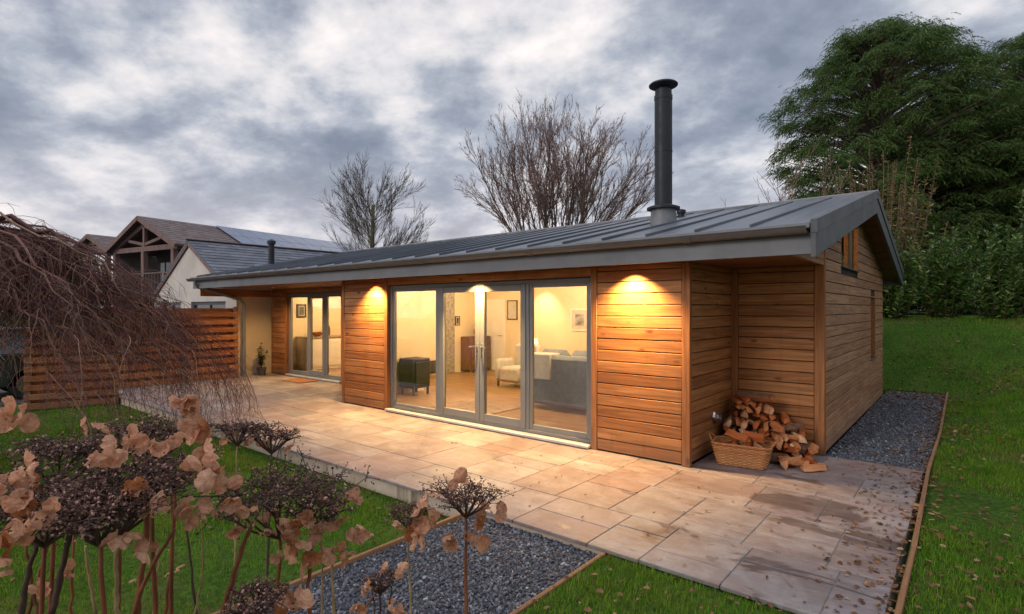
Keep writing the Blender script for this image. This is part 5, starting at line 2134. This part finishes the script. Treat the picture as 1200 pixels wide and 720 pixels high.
# ------------------------------------------------------------------ hydrangeas in the foreground
def sepal_mesh(mb, c, nrm, size, q, cup=.6):
    """one rounded papery sepal: disc grid, crumpled and cupped; c = attachment point, nrm = facing"""
    nr, na = 5, 26
    nrm = np.asarray(nrm, float)
    nrm /= np.linalg.norm(nrm)
    rv = q.normal(0, 1, 3)
    x = rv - nrm * rv.dot(nrm)
    x /= np.linalg.norm(x)
    y = np.cross(nrm, x)
    V = [np.array([size * .5, 0, 0]) + 0]
    ph = q.uniform(0, 6.28, 4)
    am = q.uniform(.02, .09, 3)
    cupv = cup * q.uniform(.5, 1.3)
    fold = q.uniform(-.3, .4)
    pts = []
    for i in range(nr + 1):
        rr_ = i / nr
        for j in range(na):
            a = 2 * math.pi * j / na
            edge = 1 + .05 * math.sin(2 * a + ph[0]) + .035 * math.sin(3 * a + ph[1]) + .018 * math.sin(7 * a + ph[3])
            px = .5 + .5 * rr_ * math.cos(a) * edge * (1 + .08)
            py = .46 * rr_ * math.sin(a) * edge
            # a fine cleft where it joins
            pz = cupv * (rr_ ** 2) * .4 + fold * abs(py) * .9 + rr_ * (am[0] * math.sin(2 * a + ph[2]) + am[1] * math.sin(5 * a + ph[1]) * rr_ + am[2] * math.sin(8 * a + ph[0]) * rr_ + .05 * math.sin(13 * a + ph[3]) * rr_ * rr_)
            pts.append((px * size, py * size, pz * size))
    pts = np.array(pts)
    W = np.asarray(c)[None] + pts[:, :1] * x + pts[:, 1:2] * y + pts[:, 2:3] * nrm
    i = np.arange(nr)[:, None] * na
    j = np.arange(na)[None, :]
    j2 = (j + 1) % na
    F = np.stack([i + j, i + j2, i + na + j2, i + na + j], -1).reshape(-1, 4)
    mb.add(W, F, 0, True)


def sepals(par, c, size, q, n=4, facing=None):
    """a four part withered bract group around c"""
    mb = MB()
    f = facing if facing is not None else q.normal(0, 1, 3) * .7 - FWD * .6 + UP * q.uniform(-.5, .5)
    f = np.asarray(f, float)
    f /= np.linalg.norm(f)
    for k in range(n):
        nrm = f + q.normal(0, .55, 3)
        sepal_mesh(mb, np.asarray(c) + q.normal(0, .10, 3) * size, nrm, size * q.uniform(.40, .64), q)
    mb.build('sepal_cluster', M['sepal'], par, fix=False)


def flower_head(par, top, w, q, n_bud, thick=.3, dense=1.0, tilt=0.0):
    """flattened umbel: forking stalks below, crumbly dried florets above"""
    mb, ms = MB(), MB()
    top = np.asarray(top, float)
    node = top - UP * w * .42
    tips = []
    n_bud = int(n_bud * 1.45)
    nb = 13
    for k in range(nb):
        a = 2 * math.pi * k / nb + q.uniform(-.3, .3)
        rad = w * .5 * q.uniform(.35, .92)
        e = top + RIGHT * math.cos(a) * rad + FWD * math.sin(a) * rad + UP * (w * (-.05 + q.uniform(-.10, .10)) + tilt * math.cos(a) * rad)
        m = node + (e - node) * .5 + np.array([0, 0, -.03 * w])
        ms.tube([node, m, e], [.0024, .0019, .0013], 5, cap=False)
        for j in range(7):
            e2_ = e + RIGHT * q.normal(0, .13) * w + FWD * q.normal(0, .13) * w + UP * (abs(q.normal(0, .06)) + .01) * w
            ms.tube([e - (e - m) * q.uniform(0, .5), e2_], [.0014, .0009], 3, cap=False)
            tips.append(e2_)
    tips = np.array(tips)
    idx = q.integers(0, len(tips), n_bud)
    pos = tips[idx] + RIGHT * q.normal(0, .075 * w, (n_bud, 1)) + FWD * q.normal(0, .075 * w, (n_bud, 1)) + UP * q.normal(0, .05 * w * thick / .3, (n_bud, 1))
    for p, i_ in zip(pos[::3], idx[::3]):
        ms.tube([tips[i_], p], [.0009, .0006], 3, cap=False)
    sz = q.uniform(.0010, .0026, n_bud) * dense
    scatter(mb, OCT[None] * q.uniform(.6, 1.4, (n_bud, 6, 1)), OCF, pos, rand_rot(n_bud), np.stack([sz, sz * .8, sz * 1.3], -1))
    # tiny shrivelled petals
    n2 = n_bud // 2
    pos2 = pos[:n2] + q.normal(0, .004, (n2, 3))
    QT = np.array([(0, 0, 0), (.5, .4, .15), (1, 0, 0), (.5, -.4, .15)])
    scatter(mb, QT, np.array([(0, 1, 2, 3)]), pos2, rand_rot(n2), q.uniform(.0025, .006, (n2, 1)) * np.ones((1, 3)))
    o = mb.build('flower_head', M['floret'], par, fix=False)
    ms.build('stalks', M['stem_d'], o, fix=False)
    return node


def stem(par, pts, r0, r1, q, mat='stem'):
    pts = np.array(pts, float)
    n = 14
    s_ = np.linspace(0, 1, n)[:, None]
    m_ = len(pts) - 1
    c = sum(math.comb(m_, k) * (1 - s_) ** (m_ - k) * s_ ** k * pts[k][None] for k in range(m_ + 1))
    c[1:-1] += q.normal(0, .0009, (n - 2, 3))
    rr_ = np.linspace(r0, r1, n)
    rr_[[4, 9]] *= 1.22
    r0 = r0 * .8
    MB().tube(c, rr_, 8).build('stem', M[mat], par, fix=False)


def hydrangea(base_u, depth, label, heads, bracts, seed, extra=()):
    q = np.random.default_rng(seed)
    b = P(base_u, 362, depth)
    g0 = float(gz(b[0], b[1]))
    t = thing('hydrangea', (b[0], b[1], g0), label, 'plant', None)
    for (u, v, d, wpx, lean, mat, nb) in heads:
        c = P(u, v, d)
        w = wpx / F_PX * d * .86
        node = flower_head(t, c, w, q, nb)
        foot = np.array([c[0], c[1], g0]) + (RIGHT * lean[0] + FWD * lean[1])
        r = {'stem': .0043, 'stem_d': .0032, 'stem_y': .0027}[mat] * (d / .75) ** .4
        mid = node * .55 + foot * .45 + q.normal(0, .012, 3)
        stem(t, [foot, mid, node * .85 + mid * .15, node], r, r * .6, q, mat)
    for (u, v, d, px, n) in bracts:
        if q.random() < .06:
            continue
        sepals(t, P(u, v, d), px / F_PX * d, q, n)
    for (u0, v0, u1, v1, d, r, mat) in extra:
        a, c = P(u0, v0, d), P(u1, v1, d)
        stem(t, [a, (a + c) / 2 + q.normal(0, .01, 3), c], r * .68, r * .45, q, mat)
    return t


hydrangea(90, .78, 'big dried hydrangea clump with brown heads and papery bracts, lower left corner', [
    (68, 528, .86, 128, (-.05, 0), 'stem', 520), (140, 566, .74, 175, (-.02, .02), 'stem', 800), (176, 504, .92, 112, (.03, 0), 'stem', 480),
    (52, 592, .70, 135, (-.06, 0), 'stem', 600), (118, 597, .66, 120, (.0, 0), 'stem', 620), (205, 545, .86, 80, (-.06, .02), 'stem', 300)],
    [(18, 494, .62, 52, 3), (38, 490, .64, 34, 2), (28, 556, .70, 52, 4), (8, 560, .70, 40, 3), (66, 548, .80, 32, 3), (100, 492, .85, 26, 2),
     (118, 503, .84, 26, 2), (135, 532, .70, 52, 3), (112, 532, .72, 36, 2), (150, 515, .8, 36, 3), (168, 512, .84, 34, 3), (190, 520, .8, 40, 3), (205, 515, .84, 30, 2),
     (212, 476, .78, 38, 4), (222, 480, .78, 34, 3), (243, 505, .82, 48, 4), (240, 522, .82, 40, 3), (228, 560, .72, 56, 4), (245, 552, .72, 44, 3), (218, 590, .74, 42, 3),
     (236, 600, .74, 40, 3), (258, 592, .78, 40, 3), (285, 598, .8, 36, 3), (155, 594, .68, 54, 4), (170, 590, .70, 38, 3), (150, 625, .66, 46, 3), (165, 640, .68, 34, 3),
     (20, 598, .64, 48, 4), (48, 594, .62, 44, 3), (12, 635, .6, 52, 4), (26, 622, .62, 42, 3), (8, 660, .62, 40, 3), (108, 604, .7, 30, 2), (270, 572, .8, 30, 3),
     (205, 665, .9, 20, 2), (52, 690, .8, 34, 3), (80, 672, .85, 26, 3), (5, 585, .62, 46, 3)], 5,
    [(60, 720, 88, 600, .7, .006, 'stem_d'), (22, 740, 42, 640, .66, .0055, 'stem_d'), (140, 740, 137, 625, .72, .0045, 'stem_y'), (158, 740, 176, 560, .8, .007, 'stem'),
     (112, 720, 100, 640, .9, .004, 'stem_y'), (262, 740, 285, 640, .85, .0042, 'stem_y'), (255, 740, 296, 610, .84, .0058, 'stem'), (155, 725, 205, 620, .8, .005, 'stem'), (30, 740, 70, 600, .9, .004, 'stem'), (84, 740, 96, 560, 1.0, .004, 'stem'), (190, 740, 200, 570, .95, .0042, 'stem'), (222, 740, 236, 610, .95, .003, 'stem_y'), (232, 740, 215, 590, 1.0, .0036, 'stem_d'), (48, 740, 30, 640, .8, .004, 'stem'), (178, 740, 186, 640, 1.0, .003, 'stem_y')])
hydrangea(320, .95, 'hydrangea with one wide dark brown flower head above grass left of the gravel', [
    (328, 572, .95, 165, (0, 0), 'stem', 900), (375, 590, 1.0, 80, (-.03, 0), 'stem_y', 260), (300, 700, .8, 70, (0, 0), 'stem_d', 260)],
    [(278, 622, .9, 30, 3), (350, 608, .92, 40, 4), (340, 632, .9, 44, 4), (355, 645, .92, 44, 4), (330, 655, .9, 30, 2), (372, 620, .95, 36, 3), (392, 596, .98, 36, 3),
     (396, 612, .98, 28, 3), (300, 612, .95, 26, 3), (312, 622, .9, 30, 2), (418, 588, 1.0, 30, 3), (432, 622, 1.02, 34, 3), (415, 632, 1.02, 26, 2), (393, 640, 1.0, 36, 3),
     (404, 652, 1.0, 28, 3), (378, 652, .98, 26, 2), (345, 702, .85, 50, 4), (320, 598, .93, 34, 2), (240, 575, .92, 30, 2)], 6,
    [(365, 740, 366, 640, .92, .005, 'stem'), (392, 740, 391, 640, 1.0, .004, 'stem_y'), (345, 740, 318, 690, .9, .006, 'stem')])
hydrangea(268, 1.35, 'slender hydrangea with two small open dark heads against the patio edge', [
    (278, 500, 1.35, 62, (0, 0), 'stem_y', 230), (318, 508, 1.38, 66, (-.05, 0), 'stem_d', 230)],
    [(268, 512, 1.35, 22, 3), (292, 518, 1.35, 20, 3), (308, 524, 1.37, 18, 2), (336, 528, 1.38, 16, 2)], 7)
hydrangea(548, 1.25, 'single tall hydrangea stem with a dark flat flower head standing over the gravel strip', [
    (546, 577, 1.25, 82, (0, 0), 'stem', 420)],
    [(536, 566, 1.22, 28, 3), (512, 612, 1.24, 34, 3), (528, 628, 1.22, 34, 3), (563, 606, 1.26, 34, 4), (562, 632, 1.24, 36, 3), (588, 600, 1.28, 34, 2), (570, 598, 1.28, 26, 2)], 8)
hydrangea(485, 1.45, 'hydrangea stem with orange bracts below a small dark head, left of the tallest single stem', [
    (477, 598, 1.45, 56, (.02, 0), 'stem_y', 260)],
    [(492, 594, 1.43, 34, 4), (497, 585, 1.43, 24, 2), (490, 620, 1.43, 38, 4), (485, 634, 1.43, 30, 3), (466, 612, 1.45, 24, 2), (500, 608, 1.44, 26, 2)], 9)
hydrangea(438, 1.3, 'low hydrangea shoot with thin dark twigs and small orange bracts over the gravel', [
    (445, 678, 1.3, 50, (0, 0), 'stem_d', 160)],
    [(425, 690, 1.28, 24, 3), (446, 668, 1.3, 20, 3), (467, 660, 1.32, 22, 3), (422, 712, 1.26, 24, 3), (470, 718, 1.3, 26, 3), (455, 712, 1.3, 22, 2)], 10,
    [(418, 740, 445, 690, 1.3, .004, 'stem'), (452, 740, 462, 672, 1.3, .003, 'stem_d'), (436, 730, 432, 685, 1.3, .003, 'stem_d')])

# ------------------------------------------------------------------ grass and leaf litter
def grass(areas):
    mb = MB()
    T = np.array([(-.5, 0, 0), (.5, 0, 0), (.32, .25, .55), (-.32, .25, .55), (0, .75, 1.0)])
    F4, F3 = np.array([(0, 1, 2, 3)]), np.array([(3, 2, 4)])
    for (x0, x1, y0, y1, n, h, w, fn) in areas:
        x = RNG.uniform(x0, x1, n)
        y = RNG.uniform(y0, y1, n)
        k0 = np.sin(x * .9 + 2 * np.sin(y * .55 + .7)) * np.sin(y * .8 + 1.5 * np.sin(x * .7))
        k = -.95 * np.maximum(0, k0 - .3) + (np.sin(x * 2.1 + 1.3 * np.sin(y * 1.7)) + np.sin(y * 2.6 + 1.1 * np.sin(x * 2.3 + 1)) + np.sin(x * 5.3 - y * 4.1) * .6) / 2.6
        keep = RNG.random(n) < .58 + .55 * k
        if fn is not None:
            keep &= fn(x, y)
        x, y, k = x[keep], y[keep], k[keep]
        m = len(x)
        z = gz(x, y) - .004
        hh = h * RNG.uniform(.35, 1.3, m) * (1 + .4 * k)
        ww = w * RNG.uniform(.7, 1.3, m)
        rot = rot_z(RNG.uniform(0, 6.28, m))
        lean = RNG.uniform(.1, 1.0, m)
        L = T[None] * np.stack([ww, hh * lean, hh * (1 - .25 * lean)], -1)[:, None, :]
        V = np.einsum('nij,nkj->nki', rot, L) + np.stack([x, y, z], -1)[:, None, :]
        off = mb.n + (np.arange(m) * 5)[:, None]
        mb.V.append(V.reshape(-1, 3))
        mb.F.append(((F4 + off), 0, False))
        mb.F.append(((F3 + off), 0, False))
        mb.n += 5 * m
    return tag(mb.build('grass', M['grass'], fix=False), kind='stuff')


right_ok = lambda x, y: (x > EDX + .02) & ((x < 1.0 + .16 * y))
left_ok = lambda x, y: (x < GX0 - .02)
grass([(-13.2, GX0 - .02, 1.2, PY0 - .01, 90000, .055, .006, None), (-7.5, GX0 - .02, -.2, 1.2, 42000, .05, .005, None),
       (GX1 + .03, EDX - .0, .9, PY0 - .02, 26000, .05, .005, None),
       (EDX + .02, 2.2, 3.2, 8.0, 90000, .05, .006, right_ok), (EDX + .02, 4.2, 8.0, 13.0, 80000, .055, .009, right_ok),
       (-2.2, 5.5, 13.0, 18.2, 60000, .06, .012, lambda x, y: (x < 1.0 + .2 * y) & ((y > 14.4) | (x > EDX + .02)))])


def litter(name, areas):
    mb = MB()
    T = np.array([(0, 0, 0), (.3, .28, .10), (.75, .22, .16), (1, 0, .05), (.75, -.22, .12), (.3, -.28, .14), (.5, 0, -.02)])
    for (x0, x1, y0, y1, n, s0, s1, zoff, pw) in areas:
        x = x0 + (x1 - x0) * RNG.random(n) ** pw
        y = RNG.uniform(y0, y1, n)
        if pw == 1.0:
            nc = max(3, n // 22)
            cid = RNG.integers(0, nc, n)
            dr = RNG.random(n) < .6
            x = np.where(dr, np.clip(x[cid] + RNG.normal(0, .16, n), x0, x1), x)
            y = np.where(dr, np.clip(y[cid] + RNG.normal(0, .28, n), y0, y1), y)
        z = np.maximum(gz(x, y), np.where((x > PX0) & (x < EDX) & (y > PY0) & (y < BY), 0.004, -.5)) + zoff
        z = np.where((x > XR) & (x < EDX) & (y > BY) & (y < 14.35), -.012, z)
        a = RNG.uniform(0, 6.28, n)
        d = np.stack([np.cos(a), np.sin(a), RNG.uniform(-.12, .25, n)], -1)
        scatter(mb, T, LEAFF, np.stack([x, y, z], -1), frame_from(d, RNG.normal(0, .4, n)), RNG.uniform(s0, s1, n)[:, None] * np.ones((1, 3)))
    return tag(mb.build(name, M['litter'], fix=False), kind='stuff')


litter('fallen_leaves', [
    (EDX, 3.5, 6.0, 17.0, 1000, .03, .08, .03, 1.0), (EDX, 1.4, 2.8, 6.5, 230, .03, .07, .028, 1.0), (EDX, EDX + .5, 3.4, 13.5, 260, .025, .06, .025, 1.6), (-2.0, 4.5, 12.0, 17.2, 800, .03, .08, .03, 1.0),
    (EDX - .03, EDX - .5, 3.6, 7.4, 420, .015, .055, .002, 2.2), (EDX - .02, EDX - .55, 7.4, 14.3, 620, .02, .06, .006, 2.0),
    (XR + .02, XR + .3, 8.0, 14.3, 160, .015, .05, .006, 1.6), (XR, EDX, 13.4, 14.4, 260, .02, .06, .006, 1.0),
    (-13, GX0, 0.5, 3.45, 420, .02, .06, .03, 1.0), (-12.5, GX0, 3.1, 3.5, 260, .02, .055, .03, 1.0), (GX1, EDX, 2.4, 3.5, 200, .02, .06, .025, 1.0),
    (-6, EDX, 3.6, 5.9, 90, .012, .04, .002, .6), (-2.3, -.4, 6.0, 7.3, 60, .012, .04, .002, 1.0)])

# ------------------------------------------------------------------ sky, sun
W = bpy.data.worlds.new("World")
S.world = W
W.use_nodes = True
nt = W.node_tree
nt.nodes.clear()


class WT(NT):
    def __init__(s, tree):
        s.t = tree


w = WT(nt)
SUN_EL = R(24)
sun_dir = np.array(-RIGHT * .75 - FWD * .55)
sun_dir = sun_dir / np.linalg.norm(sun_dir)
out = w.n("ShaderNodeOutputWorld")
sky = w.n("ShaderNodeTexSky")
sky.sky_type = 'NISHITA'
sky.sun_disc = False
sky.sun_elevation = SUN_EL
sky.sun_rotation = math.atan2(sun_dir[0], sun_dir[1])
tc = w.n("ShaderNodeTexCoord").outputs["Generated"]
sep = w.n("ShaderNodeSeparateXYZ")
nt.links.new(tc, sep.inputs[0])
zz_ = w.math('ADD', w.math('MAXIMUM', sep.outputs[2], 0.0), 0.34)
cx = w.n("ShaderNodeCombineXYZ")
nt.links.new(w.math('DIVIDE', sep.outputs[0], zz_), cx.inputs[0])
nt.links.new(w.math('DIVIDE', sep.outputs[1], zz_), cx.inputs[1])
mp = w.n("ShaderNodeMapping")
nt.links.new(cx.outputs[0], mp.inputs[0])
mp.inputs["Rotation"].default_value = (0, 0, -YAW)
mp.inputs["Scale"].default_value = (1.9, 2.1, 1)
mp.inputs["Location"].default_value = (5.5, 3.6, 0.0)
n1 = w.noise(mp.outputs[0], 0.95, 10, 0.57, 0.12)
n2 = w.noise(mp.outputs[0], 2.6, 9, 0.6, 0.1)
nn_ = w.math('ADD', w.math('MULTIPLY', n1, 0.68), w.math('MULTIPLY', n2, 0.32))
cl = w.ramp(nn_, [(0.38, (0.135, 0.155, 0.20)), (0.45, (0.195, 0.215, 0.262)), (0.50, (0.285, 0.302, 0.345)), (0.555, (0.45, 0.445, 0.46)), (0.65, (0.67, 0.615, 0.595))])
hz_ = w.n("ShaderNodeMapRange", interpolation_type='SMOOTHSTEP')
nt.links.new(sep.outputs[2], hz_.inputs[0])
hz_.inputs[1].default_value = 0.30
hz_.inputs[2].default_value = 0.0
cl = w.mix(w.math('MULTIPLY', hz_.outputs[0], 0.45), cl, (0.56, 0.49, 0.50))
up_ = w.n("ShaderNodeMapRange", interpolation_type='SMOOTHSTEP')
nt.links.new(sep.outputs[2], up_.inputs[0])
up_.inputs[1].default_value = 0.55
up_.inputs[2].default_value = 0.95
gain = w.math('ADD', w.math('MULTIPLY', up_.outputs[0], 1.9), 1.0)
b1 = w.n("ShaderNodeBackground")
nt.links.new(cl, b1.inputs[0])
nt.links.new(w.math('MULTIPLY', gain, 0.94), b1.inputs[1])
b2 = w.n("ShaderNodeBackground")
nt.links.new(sky.outputs[0], b2.inputs[0])
b2.inputs[1].default_value = 0.05
ad = w.n("ShaderNodeMixShader")
ad.inputs[0].default_value = 0.12
nt.links.new(b1.outputs[0], ad.inputs[1])
nt.links.new(b2.outputs[0], ad.inputs[2])
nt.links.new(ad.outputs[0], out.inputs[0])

sl = bpy.data.lights.new("sun", 'SUN')
sl.energy = 0.6
sl.angle = R(20)
sl.color = (1.0, 0.93, 0.88)
so = bpy.data.objects.new("sun", sl)
from mathutils import Vector
dv = Vector((sun_dir[0] * math.cos(SUN_EL), sun_dir[1] * math.cos(SUN_EL), math.sin(SUN_EL)))
so.rotation_euler = dv.to_track_quat('Z', 'Y').to_euler()
so.location = (-20, -20, 20)
COL.objects.link(so)

# ------------------------------------------------------------------ render settings
S.render.engine = 'CYCLES'
S.cycles.use_denoising = True
try:
    S.cycles.denoiser = 'OPENIMAGEDENOISE'
except Exception:
    pass
S.cycles.max_bounces = 8
S.cycles.diffuse_bounces = 3
S.cycles.glossy_bounces = 3
S.cycles.transparent_max_bounces = 12
S.cycles.transmission_bounces = 3
S.cycles.sample_clamp_indirect = 4.0
S.cycles.caustics_reflective = False
S.cycles.caustics_refractive = False
S.view_settings.view_transform = 'Standard'
S.view_settings.look = 'None'
S.view_settings.exposure = 0.95
S.view_settings.gamma = 1.0
S.view_settings.use_curve_mapping = False
